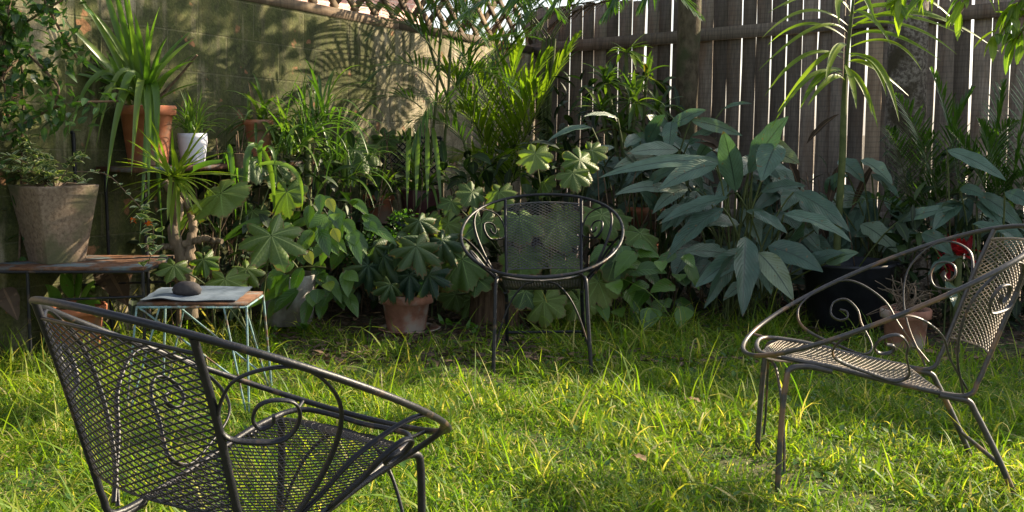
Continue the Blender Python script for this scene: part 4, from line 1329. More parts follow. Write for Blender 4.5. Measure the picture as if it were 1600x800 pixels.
# -- the front terracotta pot with its begonia and saucer
Yp = 5.95
r = shrub('potted_plant', at(635, 518, Yp) * [1, 1, 0], 'weathered terracotta pot of dark blue green lobed leaves at the edge of the lawn', 'potted plant')
top, rt_, bb = add_pot(r, 592, 678, 458, 516, Yp, M['old_terracotta'], .012, .05, .68)
g = G()
g2 = G()
for (px, py, rp, tx, ty) in ((600, 400, 50, -.6, .9), (650, 385, 44, .2, 1), (690, 375, 40, .6, .9), (575, 415, 38, -.7, .9), (640, 430, 38, 0, 1), (670, 430, 36, .4, 1), (620, 375, 36, -.3, .8), (655, 345, 32, .3, .7), (610, 445, 26, -.5, 1), (655, 455, 22, .4, .8), (585, 385, 30, -.8, .4)):
    palmate(g, at(px, py, Yp - .1 + rng.uniform(-.15, .12)), (rng.normal(0, .3), -.75, .5), (tx, -.2, -ty), rp / F * Yp * 1.12, 7, .5, rng.uniform(0, 1), .45, .10, .5)
for k in range(11): g2.tube(bez(top, top + rng.normal(0, .05, 3) + [0, 0, .15], at(rng.uniform(585, 690), rng.uniform(370, 430), Yp), 8), .004, 5)
g.build('foliage', M['dark_begonia'], r); g2.build('stem', M['cane'], r)
g = G(); b_ = at(640, 518, Yp + .02)
g.lathe([(.001, .004), (.13, .004), (.165, .03), (.17, .032), (.162, .036), (.15, .02), (.001, .012)], (b_[0], b_[1], .0), 40)
o = g.build('saucer', M['old_terracotta'], smooth=True, loc=(b_[0], b_[1], 0)); props(o, 'round terracotta saucer under the front pot', 'saucer')

# -- bowl behind the nearest chair's back, red bowl
r = shrub('potted_plant', at(116, 548, 5.35) * [1, 1, 0], 'wide terracotta bowl with yellow green leaves behind the nearest chair', 'potted plant')
top, rt_, _ = add_pot(r, 66, 168, 476, 548, 5.35, M['terracotta'], .012, .04, .72)
g = G()
for (x0, y0, x1, y1) in ((118, 455, 158, 475), (112, 450, 96, 425), (120, 450, 132, 415), (105, 455, 78, 470), (125, 460, 150, 440), (110, 445, 110, 410), (95, 460, 70, 445), (130, 465, 150, 488)):
    bez_leaf(g, at(x0, y0 + 18, 5.3), at(x1, y1, 5.2), .06, .15, None, prof_lance, .2, rng.uniform(.6, .95))
g.build('foliage', M['glossy'], r)
r = shrub('red_bowl', at(75, 480, 5.75), 'red plastic bowl under the planter table', 'bowl')
b_ = at(75, 505, 5.8); b_[2] = 0
g = G(); g.lathe([(.001, .0), (.07, .0), (.11, .16), (.115, .17), (.105, .165), (.07, .03), (.001, .02)], b_, 30); g.build('bowl', M['red_pot'], r, smooth=True)
r = shrub('leafy_plant', at(100, 500, 5.75) * [1, 1, 0], 'yellow green broad leaved plant beside the red bowl')
g = G(); clump(g, at(128, 445, 5.7), (.10, .1, .10), 26, .13, .045, prof_lance, .8, (.4, .9)); clump(g, at(85, 430, 5.75), (.1, .1, .1), 14, .12, .045, prof_lance, .8, (.2, .8)); g.build('foliage', M['glossy'], r)

# -- black tub, right terracotta pot, terracotta pot behind begonias
r = shrub('plant_tub', at(1322, 505, 6.1) * [1, 1, 0], 'black plastic tub beneath the silvery leaves', 'tub')
b_ = at(1322, 500, 6.1); rt_ = 72 / F * 6.1; h_ = at(1322, 408, 6.1)[2]
g = G(); g.lathe([(.001, 0), (rt_ * .78, 0), (rt_ * .93, h_ - .07), (rt_ * .96, h_ - .068), (rt_ * .97, h_ - .02), (rt_, h_ - .018), (rt_, h_), (rt_ - .012, h_), (rt_ - .02, h_ - .06)], (b_[0], 6.1, 0), 48)
g.build('tub', M['black_plastic'], r, smooth=False)
for s in (1, -1):
    g = G(); x = b_[0] + s * (rt_ + .012) * .99
    g.box((x, 6.1 - .02, h_ - .01), (.02, 0, 0), (0, .05, 0), (0, 0, .008)); g.build('handle', M['black_plastic'], r)
g = G(); g.lathe([(.001, h_ - .05), (rt_ - .021, h_ - .055)], (b_[0], 6.1, 0), 30); g.build('soil', M['soil'], r)
r = shrub('potted_plant', at(1412, 545, 5.5) * [1, 1, 0], 'terracotta pot of dry brown twigs beside the black tub', 'potted plant')
top, rt_, _ = add_pot(r, 1374, 1452, 482, 544, 5.5, M['old_terracotta'], .012, .045, .74)
g = G()
for k in range(50):
    e = top + np.array([rng.normal(0, .09), rng.normal(0, .07), rng.uniform(-.05, .18)]); c_ = top + np.array([rng.normal(0, .06), rng.normal(0, .05), rng.uniform(.05, .16)])
    g.tube(bez(top + rng.normal(0, .02, 3) * [1, 1, 0], c_, e, 8), .0022, 4)
g.build('twigs', M['drift'], r)
r = shrub('terracotta_pot', at(1003, 350, 7.0), 'terracotta pot half hidden behind the begonia leaves right of the middle chair', 'pot')
b_ = at(1003, 470, 7.0); b_[2] = 0
g = G(); h_ = at(1003, 322, 7.0)[2]; rt_ = 32 / F * 7.0
g.lathe(pot_profile(rt_ - .01, rt_ * .8, h_ * .5, .012, .05), (b_[0], 7.0, h_ * .5), 30); g.build('pot', M['terracotta'], r, smooth=True)
g = G(); g.lathe([(.001, 0), (rt_ * .9, 0), (rt_ * .9, h_ * .5 - .003), (.001, h_ * .5 - .003)], (b_[0], 7.0, 0), 30); g.build('block', M['stump'], r)

# -- thin stemmed bamboo palm in the middle of the wall
def palm(name, label, base, fr, mat, stems=(), Lf=.26, Wf=.02, n=24, ang=.9, droop=.6, r=.006, base_r=.02):
    r_ = shrub(name, base, label, 'palm')
    g = G(); gs = G()
    for (x0, y0, Ya, xc, yc, Yc_, x1, y1, Yb) in fr:
        frond(g, gs, at(x0, y0, Ya), at(xc, yc, Yc_), at(x1, y1, Yb), n, Lf, Wf, ang, droop, (0, 1), r)
    for S in stems:
        P = smooth([at(*q) for q in S], 18); P[-1][2] = max(0, P[-1][2])
        gs.tube(P, base_r, 7)
    g.build('foliage', mat, r_); gs.build('stem', M['cane'], r_)
    return r_

palm('bamboo_palm', 'slender dark bamboo palm with drooping fronds in front of the wall', at(690, 420, 7.2) * [1, 1, 0],
     [(700, 120, 7.0, 640, -10, 6.9, 575, 60, 6.8), (700, 90, 7.0, 720, -40, 6.9, 800, 30, 6.9), (690, 150, 7.0, 640, 60, 6.8, 570, 130, 6.7), (700, 160, 7.0, 740, 70, 7, 810, 150, 7.0), (660, 170, 6.9, 610, 120, 6.8, 545, 195, 6.7), (690, 60, 7.0, 650, -60, 7, 600, -20, 6.9), (700, 40, 7.1, 740, -60, 7, 790, -30, 7), (700, 200, 6.9, 680, 100, 6.8, 640, 240, 6.6), (640, 40, 6.9, 700, -30, 6.9, 760, 70, 6.9), (720, 150, 7.2, 760, 60, 7.2, 700, -10, 7.3), (735, 200, 7.1, 760, 110, 7.0, 700, 60, 6.9), (668, 250, 7.0, 600, 180, 6.8, 560, 260, 6.6), (735, 240, 7.1, 700, 170, 7, 640, 190, 6.8), (700, 120, 7.0, 760, 40, 7.1, 840, 60, 7.2), (690, 70, 7, 620, 10, 6.9, 560, 10, 6.8), (735, 160, 7.1, 790, 90, 7.2, 830, 20, 7.3), (760, -40, 7, 820, -60, 7, 880, 30, 7.1), (670, 10, 6.9, 700, -60, 6.9, 740, 30, 6.7)],
     M['palm'], stems=([(640, -40, 6.9), (680, 100, 7.0), (735, 260, 7.1), (742, 420, 7.2)], [(690, 30, 7.0), (682, 150, 7.0), (668, 300, 7.1), (668, 420, 7.2)], [(705, 60, 7.0), (700, 150, 7.0), (690, 300, 7.1), (690, 430, 7.2)]), Lf=.27, Wf=.014, n=22, base_r=.009, r=.004)
palm('areca_palm', 'bright yellow green palm lit from behind in front of the fence corner', at(790, 420, 7.8) * [1, 1, 0],
     [(790, 300, 7.8, 830, 170, 7.7, 905, 55, 7.6), (790, 290, 7.8, 800, 160, 7.7, 860, 80, 7.6), (785, 290, 7.8, 770, 160, 7.7, 735, 100, 7.5), (785, 280, 7.8, 740, 160, 7.6, 700, 170, 7.4), (790, 300, 7.8, 840, 220, 7.6, 880, 240, 7.4), (780, 290, 7.8, 780, 100, 7.7, 770, 60, 7.6), (780, 300, 7.8, 740, 220, 7.6, 705, 250, 7.4), (790, 290, 7.8, 810, 200, 7.6, 840, 130, 7.5), (770, 300, 7.7, 760, 240, 7.5, 735, 300, 7.3), (790, 310, 7.7, 800, 230, 7.5, 835, 300, 7.3), (775, 280, 7.7, 720, 120, 7.6, 690, 110, 7.5), (780, 280, 7.7, 790, 130, 7.6, 815, 70, 7.6), (780, 300, 7.6, 770, 200, 7.4, 770, 290, 7.1)],
     M['yellow_palm'], stems=([(785, 290, 7.8), (788, 350, 7.8), (790, 430, 7.8)], [(800, 290, 7.8), (802, 350, 7.8), (800, 430, 7.8)], [(772, 290, 7.8), (770, 350, 7.8), (776, 430, 7.8)]), Lf=.34, Wf=.022, n=26, ang=.75, base_r=.012)
palm('fan_fern_palm', 'feathery dark green palm in front of the thick trunk', at(1420, 420, 6.5) * [1, 1, 0],
     [(1425, 360, 6.5, 1420, 260, 6.4, 1385, 200, 6.3), (1425, 360, 6.5, 1440, 240, 6.4, 1460, 210, 6.3), (1425, 350, 6.5, 1480, 280, 6.3, 1540, 310, 6.1), (1425, 350, 6.5, 1380, 290, 6.3, 1330, 320, 6.2), (1425, 340, 6.5, 1420, 250, 6.4, 1425, 190, 6.4), (1500, 330, 6.3, 1500, 220, 6.3, 1455, 110, 6.3), (1510, 330, 6.3, 1540, 220, 6.2, 1590, 190, 6.0), (1560, 360, 6.0, 1560, 260, 6.0, 1530, 190, 6), (1580, 360, 6.0, 1590, 260, 5.9, 1640, 230, 5.8), (1570, 340, 6.0, 1600, 200, 6, 1610, 90, 6), (1470, 330, 6.3, 1450, 220, 6.3, 1400, 150, 6.2), (1480, 330, 6.3, 1470, 230, 6.2, 1520, 140, 6.2), (1430, 350, 6.5, 1450, 300, 6.4, 1490, 250, 6.3), (1550, 330, 6.1, 1530, 250, 6.1, 1480, 200, 6.1), (1540, 330, 6.1, 1560, 280, 6, 1620, 270, 5.9), (1560, 300, 6.1, 1550, 200, 6.1, 1570, 130, 6.1)],
     M['palm'], Lf=.2, Wf=.012, n=30, ang=1.0, droop=.3, r=.004)

# -- young broad leaflet palm with the tall stem (px 1320)
r = shrub('young_palm', at(1312, 420, 6.2) * [1, 1, 0], 'tall single stemmed young palm with long curved leaflets right of the silvery leaves', 'palm')
g = G(); Pst = smooth([at(1340, -60, 6.0), at(1330, 30, 6.05), at(1320, 130, 6.1), at(1316, 250, 6.15), at(1308, 380, 6.2), at(1308, 450, 6.2) * [1, 1, 0]], 40)
g.tube(Pst, np.interp(np.arange(40), [0, 12, 18, 40], [.007, .010, .018, .024]), 9); g.build('stem', M['cane'], r)
g = G()
for (x0, y0, mx, my, x1, y1, w_) in ((1322, 95, 1260, 60, 1195, 150, .03), (1322, 60, 1260, 20, 1200, 70, .026), (1325, 40, 1260, -5, 1190, 60, .026), (1320, 120, 1270, 90, 1205, 200, .03), (1318, 110, 1280, 110, 1250, 170, .045), (1318, 105, 1350, 130, 1362, 180, .04),
                                     (1325, 90, 1380, 80, 1405, 190, .045), (1326, 30, 1420, 20, 1502, 55, .03), (1328, 40, 1420, 30, 1495, 85, .032), (1326, 75, 1400, 50, 1440, 110, .03), (1330, 10, 1430, -40, 1505, 50, .035), (1326, 45, 1430, -10, 1560, 80, .04), (1330, 20, 1290, -30, 1225, 10, .03), (1322, 85, 1370, 90, 1385, 150, .04), (1320, 125, 1300, 115, 1262, 165, .04), (1320, 115, 1345, 120, 1372, 200, .045), (1322, 100, 1345, 90, 1420, 150, .04), (1324, 60, 1380, 40, 1470, 95, .04), (1326, 25, 1380, 0, 1480, 30, .04), (1322, 85, 1290, 70, 1215, 175, .03), (1324, 50, 1285, 20, 1185, 110, .026), (1326, 10, 1280, -20, 1200, 20, .03), (1324, 70, 1300, 75, 1290, 130, .045), (1320, 100, 1332, 130, 1338, 170, .04), (1328, 0, 1300, -10, 1312, 40, .04), (1328, -5, 1350, -20, 1368, 40, .045), (1326, 20, 1360, 20, 1392, 70, .04)):
    A, B, C = at(x0, y0, 6.08), at(x1, y1, 5.9 + rng.uniform(-.3, .2)), at(mx, my - 10, 5.95)
    S = bez(A, C, B, 15); T = norm(np.gradient(S, axis=0)); w0 = norm(np.cross(T, norm(np.array([.1, -.7, .7])))); n0 = np.cross(w0, T)
    surf(g, S[None], w0[None], n0[None], np.array([w_]), prof_lance, .35, np.array([rng.uniform(.3, 1)]), 3)
g.build('foliage', M['yellow_palm'], r)

# -- cordyline with several rosettes on bare stems
r = shrub('cordyline', at(990, 420, 7.4) * [1, 1, 0], 'bushy cordyline with a sunlit crown in front of the fence')
g = G(); gs = G()
for (px, py, Y, L, n, lo) in ((978, 82, 7.3, .19, 22, .6), (950, 130, 7.2, .24, 24, .1), (1010, 120, 7.3, .20, 20, .2), (990, 160, 7.15, .26, 26, .1), (940, 175, 7.3, .24, 22, 0), (1030, 170, 7.3, .22, 22, .1), (970, 205, 7.2, .26, 24, 0), (1015, 215, 7.2, .22, 20, 0)):
    P = at(px, py, Y)
    rosette(g, P, n, L, .032, (-.3, 1.3), 1.0, prof_lance, .3, (lo, 1 if lo < .5 else .9), 7, .012)
    B = at(990, 420, 7.4) * [1, 1, 0]; gs.tube(bez(B, (B + P) / 2 + [0, 0, .1], P, 12), .012, 6)
g.build('foliage', M['cord'], r); gs.build('stem', M['cane'], r)

# -- silvery blue broad leaved ginger, every leaf measured from its base to its tip
def silver(name, label, base, leaves_, fill=None, nfill=0):
    r_ = shrub(name, base, label)
    g = G(); gs = G()
    leaves_ = list(leaves_)
    for _ in range(nfill):
        fx, fy, rx, ry, Yf = fill
        t_ = rng.uniform(0, 6.28); q_ = math.sqrt(rng.uniform(0, 1)); x0 = fx + math.cos(t_) * rx * q_; y0 = fy + math.sin(t_) * ry * q_
        dx = np.sign(x0 - fx + rng.normal(0, rx * .6)) * rng.uniform(15, 75); L_ = rng.uniform(55, 100)
        leaves_.append((x0, y0, x0 + dx, y0 + math.sqrt(max(100, L_ ** 2 - dx ** 2)) * rng.uniform(.5, 1), rng.uniform(22, 36), Yf + rng.uniform(-.1, .25)))
    for (x0, y0, x1, y1, wp, Y) in leaves_:
        A, B = at(x0, y0, Y + .06), at(x1, y1, Y - .1)
        face = np.array([rng.normal(0, .25), -.8, .6])
        bez_leaf(g, A, B, wp / F * Y * 1.02, rng.uniform(.06, .2), face, prof_lance, rng.uniform(.08, .4), rng.uniform(0, 1) ** 1.3, 14, 7, .13, rng.normal(0, .25))
        Bs = np.array(base) + [rng.normal(0, .10), rng.normal(0, .06), 0]
        gs.tube(bez(Bs, np.array([(Bs[0] + A[0]) / 2, A[1] + .05, A[2] * .8]), A, 9), .005, 5)
    g.build('foliage', M['silver'], r_); gs.build('stem', M['cane'], r_)

silver('silver_ginger', 'big shrub of silvery blue green veined leaves right of the middle chair', at(1160, 490, 6.3) * [1, 1, 0], [
    (1135, 255, 935, 278, 22, 6.1), (1120, 258, 1028, 298, 30, 6.0), (1138, 308, 1030, 350, 28, 5.95), (1130, 325, 1042, 405, 44, 5.9), (1165, 370, 1160, 495, 46, 5.75), (1172, 390, 1085, 450, 34, 5.85), (1150, 398, 1100, 482, 30, 5.8), (1185, 395, 1240, 470, 38, 5.75), (1200, 385, 1286, 425, 40, 5.8),
    (1178, 330, 1230, 365, 24, 5.9), (1225, 335, 1330, 378, 34, 5.9), (1240, 300, 1328, 362, 34, 6.0), (1170, 270, 1232, 182, 44, 6.1), (1150, 300, 1130, 205, 38, 6.1), (1180, 230, 1250, 258, 40, 6.1), (1100, 300, 1055, 255, 30, 6.3), (1215, 225, 1190, 285, 44, 6.0), (1190, 300, 1260, 292, 26, 6.2),
    (1155, 350, 1090, 355, 26, 6.0), (1210, 350, 1165, 330, 22, 6.2), (1190, 400, 1205, 460, 34, 5.9), (1170, 265, 1115, 235, 34, 6.3), (1230, 385, 1255, 345, 30, 6.1), (1145, 400, 1065, 395, 30, 6.1), (1250, 420, 1320, 395, 26, 5.85), (1290, 412, 1342, 395, 22, 5.8), (1175, 440, 1130, 470, 24, 6.0), (1290, 350, 1280, 300, 26, 6.2)], (1165, 335, 110, 95, 6.35), 48)
silver('silver_ginger', 'smaller silvery leaved plant left behind the large silvery shrub', at(1020, 440, 6.9) * [1, 1, 0], [
    (925, 200, 855, 222, 14, 6.7), (965, 185, 912, 182, 9, 6.8), (1010, 225, 1040, 180, 26, 6.8), (1045, 200, 1104, 172, 22, 6.8), (1080, 188, 1160, 212, 20, 6.7), (1000, 215, 975, 232, 20, 6.7), (1060, 235, 980, 240, 26, 6.6), (1030, 250, 960, 262, 22, 6.6), (1050, 215, 1010, 180, 24, 6.9), (1130, 170, 1175, 162, 8, 6.8), (960, 230, 905, 250, 16, 6.7),
    (1050, 190, 1045, 240, 26, 6.8), (1010, 290, 1062, 262, 22, 6.5), (1030, 330, 1000, 300, 22, 6.5), (1060, 300, 960, 305, 20, 6.5), (1075, 225, 1130, 200, 22, 6.8), (1090, 250, 1120, 215, 22, 6.7)], (1030, 260, 70, 60, 6.9), 26)
silver('silver_ginger', 'silvery leaves leaning over the black tub in front of the fence', at(1370, 500, 6.4) * [1, 1, 0], [
    (1345, 350, 1402, 395, 40, 6.2), (1405, 345, 1492, 325, 22, 6.0), (1345, 250, 1395, 290, 30, 6.3), (1362, 272, 1405, 310, 22, 6.3), (1310, 250, 1350, 285, 30, 6.4), (1440, 330, 1480, 360, 20, 6.1), (1440, 360, 1410, 375, 18, 6.1), (1290, 300, 1325, 275, 26, 6.4), (1385, 380, 1335, 370, 26, 6.3)], (1345, 330, 50, 60, 6.5), 20)
silver('silver_ginger', 'pale silvery leaves at the right edge beside the red bracts', at(1530, 480, 5.9) * [1, 1, 0], [
    (1480, 235, 1572, 282, 26, 5.9), (1520, 350, 1580, 370, 30, 5.6), (1560, 355, 1600, 385, 26, 5.5), (1500, 295, 1540, 310, 20, 5.9), (1440, 365, 1490, 400, 26, 5.8), (1500, 400, 1450, 430, 24, 5.7), (1480, 440, 1490, 480, 22, 5.6), (1570, 300, 1620, 330, 26, 5.7)], (1540, 350, 60, 60, 5.95), 14)
r = shrub('dry_sheaths', at(1240, 470, 6.6) * [1, 1, 0], 'dark brown withered leaves standing among the silvery shrub', 'dead leaves')
g = G()
for (x0, y0, x1, y1, w_) in ((1130, 235, 1080, 215, 18), (1175, 270, 1085, 222, 18), (1260, 225, 1312, 178, 12), (1310, 260, 1290, 340, 18), (1250, 300, 1225, 240, 16), (1330, 330, 1370, 250, 14), (1270, 330, 1300, 400, 18)):
    bez_leaf(g, at(x0, y0, 6.45), at(x1, y1, 6.4), w_ / F * 6.4, .15, None, prof_lance, .7, rng.uniform(0, .4), 8, 3, .2)
g.build('foliage', M['dead_leaf'], r)

# -- low glossy leaves under the silver shrub
r = shrub('leafy_plant', at(1005, 500, 6.0) * [1, 1, 0], 'low glossy green leaved plant on the soil right of the middle chair')
g = G()
for k in range(46):
    px, py = rng.uniform(935, 1075), rng.uniform(380, 490)
    A = at(px, py, 6.0 + rng.uniform(-.2, .2)); dx = rng.normal(0, .9)
    bez_leaf(g, A, A + np.array([dx * .10, -.06, -rng.uniform(-.02, .14)]), rng.uniform(.07, .11), .15, (dx * .3, -.7, .65), prof_ovate, .2, rng.uniform(0, .9), 7, 5, .1)
g.build('foliage', M['glossy'], r)

# -- red bromeliads at the right
r = shrub('bromeliad', at(1495, 470, 5.9) * [1, 1, 0], 'crimson bromeliad behind the hoop of the right chair')
g = G(); rosette(g, at(1500, 395, 5.95), 30, .12, .035, (-.1, 1.2), .6, prof_lance, .3, (0, 1), 6, .02); rosette(g, at(1478, 418, 5.95), 18, .10, .035, (-.4, 1.2), .6, prof_lance, .3, (0, .5), 6, .02)
g.build('foliage', M['red_leaf'], r)
g = G(); p = at(1498, 405, 5.9); g.tube([p, (p[0], p[1], 0)], .02, 7); g.build('stem', M['cane'], r)

# -- climbing vine at the upper left
r = shrub('climbing_vine', at(30, 420, 5.45) * [1, 1, 0], 'woody vine with small dark leaves climbing the wall at upper left', 'vine')
gs = G(); g = G()
vines = [[(-10, 20), (30, 60), (45, 85), (75, 115), (92, 140), (80, 170)], [(0, 125), (30, 95), (36, 150), (35, 200), (30, 420)], [(-20, 230), (60, 180), (110, 162), (185, 158)], [(20, -20), (10, 40), (5, 110), (15, 190)], [(60, -20), (90, 40), (120, 90)], [(-20, 60), (30, 40), (80, 10), (130, -20)]]
for vv in vines:
    P = smooth([at(a, b, 5.2 + .12 * math.sin(a * .05)) for a, b in vv], 40)
    gs.tube(P, .006, 6)
    k = np.repeat(np.arange(0, 40), 2)
    Pp = P[k] + rng.normal(0, .035, (len(k), 3))
    D = rng.normal(0, 1, (len(k), 3)) + [0, -.5, -.1]
    grow(g, Pp, D, rng.uniform(.04, .075, len(k)), rng.uniform(.025, .038, len(k)), .5, rng.uniform(-.5, .5, len(k)), prof_ovate, .2, 4)
for (px, py, rp, n) in ((15, 10, 45, 70), (100, 90, 26, 30), (20, 110, 30, 34), (45, 175, 45, 50), (0, 60, 30, 40), (110, 185, 26, 24)):
    clump(g, at(px, py, 5.2), (rp / F * 5.2, .12, rp / F * 5.2), n, .06, .034, prof_ovate, .4, (0, 1), 4)
gs.build('stem', M['twig'], r); g.build('foliage', M['small'], r)

# -- leaves hanging into the frame at the top right
r = shrub('overhanging_branch', at(1560, -120, 5.4), 'leafy branch hanging into view at the upper right corner', 'branch')
g = G(); gs = G()
for (a, b) in (((1640, -60), (1500, 20)), ((1660, -20), (1560, 60)), ((1600, -80), (1440, -10)), ((1680, 10), (1590, 60)), ((1500, -90), (1400, 10))):
    P = bez(at(*a, 5.4), at((a[0] + b[0]) / 2, min(a[1], b[1]) - 30, 5.4), at(*b, 5.3), 16)
    gs.tube(P, .005, 5)
    k = np.repeat(np.arange(3, 16), 3)
    grow(g, P[k] + rng.normal(0, .02, (len(k), 3)), rng.normal(0, .5, (len(k), 3)) + [-.4, -.2, -.6], rng.uniform(.08, .17, len(k)), rng.uniform(.03, .045, len(k)), .9, rng.uniform(-.5, .5, len(k)), prof_lance, .2, 6)
g.build('foliage', M['yellow_palm'], r); gs.build('stem', M['twig'], r)

# -- dense undergrowth that fills the beds, coloured dark for deep shade behind plants
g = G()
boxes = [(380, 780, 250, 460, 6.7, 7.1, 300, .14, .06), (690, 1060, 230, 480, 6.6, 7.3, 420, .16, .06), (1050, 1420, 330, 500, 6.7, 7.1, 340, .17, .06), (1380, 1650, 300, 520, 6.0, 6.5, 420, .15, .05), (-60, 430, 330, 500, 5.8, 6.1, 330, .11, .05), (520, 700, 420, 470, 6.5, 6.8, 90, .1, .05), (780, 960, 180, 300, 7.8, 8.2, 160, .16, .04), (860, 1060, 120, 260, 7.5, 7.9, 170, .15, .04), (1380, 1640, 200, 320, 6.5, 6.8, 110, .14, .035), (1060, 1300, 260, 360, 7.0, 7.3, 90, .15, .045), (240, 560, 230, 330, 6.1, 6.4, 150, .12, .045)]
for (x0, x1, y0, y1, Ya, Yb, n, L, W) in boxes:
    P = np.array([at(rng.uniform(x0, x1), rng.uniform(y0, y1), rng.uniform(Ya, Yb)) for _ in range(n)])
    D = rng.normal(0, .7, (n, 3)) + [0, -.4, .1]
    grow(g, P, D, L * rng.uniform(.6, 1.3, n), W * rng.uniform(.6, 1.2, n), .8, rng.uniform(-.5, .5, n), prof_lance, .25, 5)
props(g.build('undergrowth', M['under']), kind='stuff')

# -- small green seedlings on the bare soil
for (px, py, n, L, lab) in ((697, 512, 9, .06, 'little green seedling on the bare soil right of the front pot'), (738, 520, 10, .06, 'little leafy weed on the bare soil beside the stump'), (880, 500, 12, .09, 'leafy seedling growing under the middle chair'), (475, 520, 10, .07, 'small weed in front of the chipped pot')):
    Yw = CAMH / math.tan(TILT + math.atan((py + 12 - 400) / F))
    p = at(px, py, Yw); r = shrub('seedling', p * [1, 1, 0], lab, 'seedling')
    g = G(); rosette(g, p + [0, 0, .02], n, L, L * .45, (-.1, 1.1), .6, prof_ovate, .2, (.3, 1), 5, .015); g.build('foliage', M['weed'], r)
    g = G(); g.tube([p * [1, 1, 0], p + [0, 0, .02]], .003, 5); g.build('stem', M['cane'], r)

# -- dark metal trellis panels against the wall
def trellis(px0, px1, y0, y1, Y, label):
    A, B = at(px0, y1, Y), at(px1, y1, Y); z0, z1 = A[2], at(px0, y0, Y)[2]
    r_ = thing('metal_trellis', ((A[0] + B[0]) / 2, Y, 0), label, 'trellis')
    g = G()
    g.tube([(A[0], Y, z1), (B[0], Y, z1)], .010, 6); g.tube([(A[0], Y, z0), (B[0], Y, z0)], .008, 6)
    for x in (A[0], B[0]): g.tube([(x, Y, z1), (x, Y, 0)], .010, 6)
    g.build('frame', M['iron'], r_)
    g = G(); w, h = B[0] - A[0], z1 - z0
    def f_(a_, b_): return np.array([A[0] + a_ * w, Y, z0 + b_ * h])
    mesh_panel(g, f_, w, h, .045, 1.0, .005)
    g.build('grille', M['iron'], r_)
trellis(-60, 118, 207, 285, 5.6, 'dark iron trellis behind the stone planter')
trellis(598, 690, 215, 288, 7.35, 'dark diamond iron trellis behind the pots on the low bench')

r = shrub('shadow_palm', at(860, 420, 8.1) * [1, 1, 0], 'added tall palm in the fence corner whose fronds cast streaks on the wall', 'palm')  # palm put in so its high fronds streak the wall with shade
g = G(); gs = G()
for k in range(8):
    a_ = k * 2.4; A = at(850, 60, 8.1) + [rng.normal(0, .05), rng.normal(0, .05), 0]; L = rng.uniform(1.0, 1.6)
    D = np.array([math.cos(a_) * .9 - .15, math.sin(a_) * .5 - .1, 0])
    frond(g, gs, A, A + D * L * .45 + [0, 0, .75], A + D * L + [0, 0, rng.uniform(.0, .5)], 30, .42, .022, .85, .7, (0, 1), .006)
for k in range(3): gs.tube(smooth([at(850 + k * 8, 60, 8.1), at(846 + k * 6, 200, 8.1), at(850 + k * 8, 420, 8.1) * [1, 1, 0]], 14), .016, 7)
g.build('foliage', M['palm'], r); gs.build('stem', M['cane'], r)
r = shrub('dry_frond', at(790, 90, 8.4), 'withered brown palm frond lying over the end of the lattice', 'dead frond')
g = G(); gs = G()
for (x0, y0, xc, yc, x1, y1) in ((850, 10, 800, 20, 770, 110), (930, 5, 860, 0, 790, 80), (880, -10, 820, -10, 750, 60), (960, 0, 900, 10, 860, 40), (1040, -12, 960, -8, 880, 12)):
    frond(g, gs, at(x0, y0, 8.3), at(xc, yc, 8.3), at(x1, y1, 8.3), 22, .26, .016, .6, 1.2, (.4, 1), .007)
g.build('foliage', M['dead_leaf'], r); gs.build('stem', M['twig'], r)
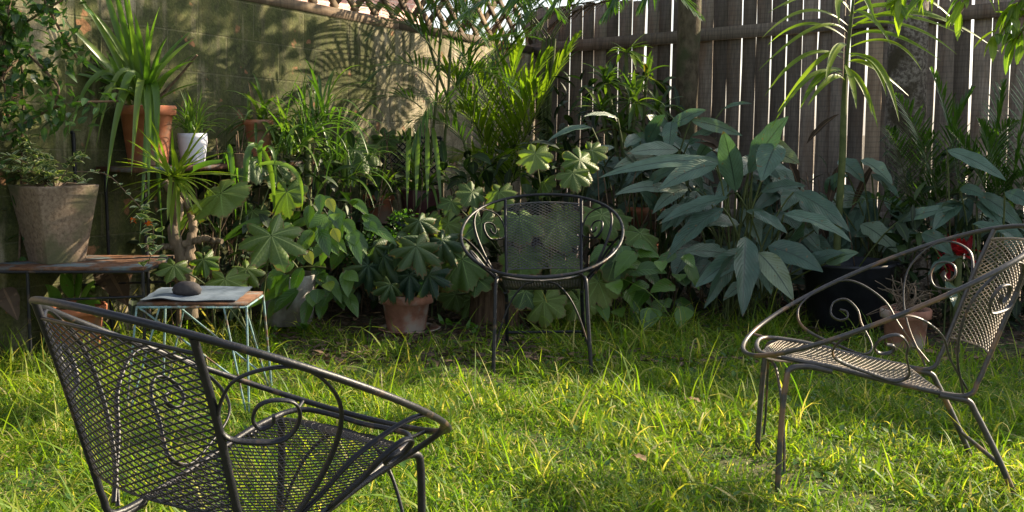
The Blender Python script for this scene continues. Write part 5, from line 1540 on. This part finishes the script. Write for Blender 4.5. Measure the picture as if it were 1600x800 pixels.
for (px, py, lab) in ((700, 690, 'orange brown fallen leaf on the grass by the nearest chair'), (1095, 640, 'small pale fallen leaf on the lawn left of the right chair'), (860, 560, 'brown fallen leaf on the lawn under the middle chair'), (1010, 735, 'dark fallen leaf in the middle of the front lawn'), (300, 640, 'curled brown leaf on the grass behind the nearest chair')):
    Yw = CAMH / math.tan(TILT + math.atan((py - 400) / F)); p = at(px, py, Yw); a_ = rng.uniform(0, 6.28)
    q_ = p + [math.cos(a_) * .07, math.sin(a_) * .07, .035]
    g = G(); bez_leaf(g, p + [0, 0, .03], q_, .035, .2, (0, 0, 1), prof_lance, .3, .97, 8, 3, .2)
    o = g.build('fallen_leaf', M['dead_leaf'], loc=p); props(o, lab, 'fallen leaf')

# nails in the fence rail and a few dead stems in the bed
r = shrub('withered_shrub', at(1120, 500, 6.6) * [1, 1, 0], 'thin brown dead stems tangled behind the silvery shrub', 'dead shrub')
g = G()
for k in range(60):
    x = rng.uniform(930, 1480); Y_ = rng.uniform(6.35, 6.9)
    A = at(x, 470, Y_); A[2] = 0; B = at(x + rng.normal(0, 45), rng.uniform(250, 420), Y_ + rng.normal(0, .1))
    g.tube(bez(A, (A + B) / 2 + rng.normal(0, .06, 3), B, 8), .0035, 4)
g.build('branches', M['twig'], r)
r = shrub('withered_shrub', at(500, 460, 6.5) * [1, 1, 0], 'thin brown dead stems tangled among the plants along the wall', 'dead shrub')
g = G()
for k in range(60):
    x = rng.uniform(240, 740); Y_ = np.interp(x, [240, 740], [5.75, 7.1]) + rng.uniform(-.1, .1)
    A = at(x, 470, Y_); A[2] = 0; B = at(x + rng.normal(0, 45), rng.uniform(190, 400), Y_ + rng.normal(0, .1))
    g.tube(bez(A, (A + B) / 2 + rng.normal(0, .06, 3), B, 8), .0035, 4)
g.build('branches', M['twig'], r)

r = shrub('overhanging_frond', at(930, -60, 6.4), 'dark palm fronds hanging into view at the top, left of the slim trunk', 'frond')
g = G(); gs = G()
for q in ((900, -70, 6.3, 900, -20, 6.3, 830, 50, 6.3), (960, -70, 6.4, 985, -20, 6.4, 940, 30, 6.4), (860, -60, 6.3, 830, -20, 6.3, 760, 40, 6.2), (1010, -70, 6.4, 1030, -30, 6.4, 1000, 12, 6.4), (820, -60, 6.3, 780, -10, 6.2, 700, 40, 6.2)):
    frond(g, gs, at(*q[:3]), at(*q[3:6]), at(*q[6:]), 22, .20, .016, .8, .8, (0, 1), .004)
g.build('foliage', M['palm'], r); gs.build('stem', M['cane'], r)
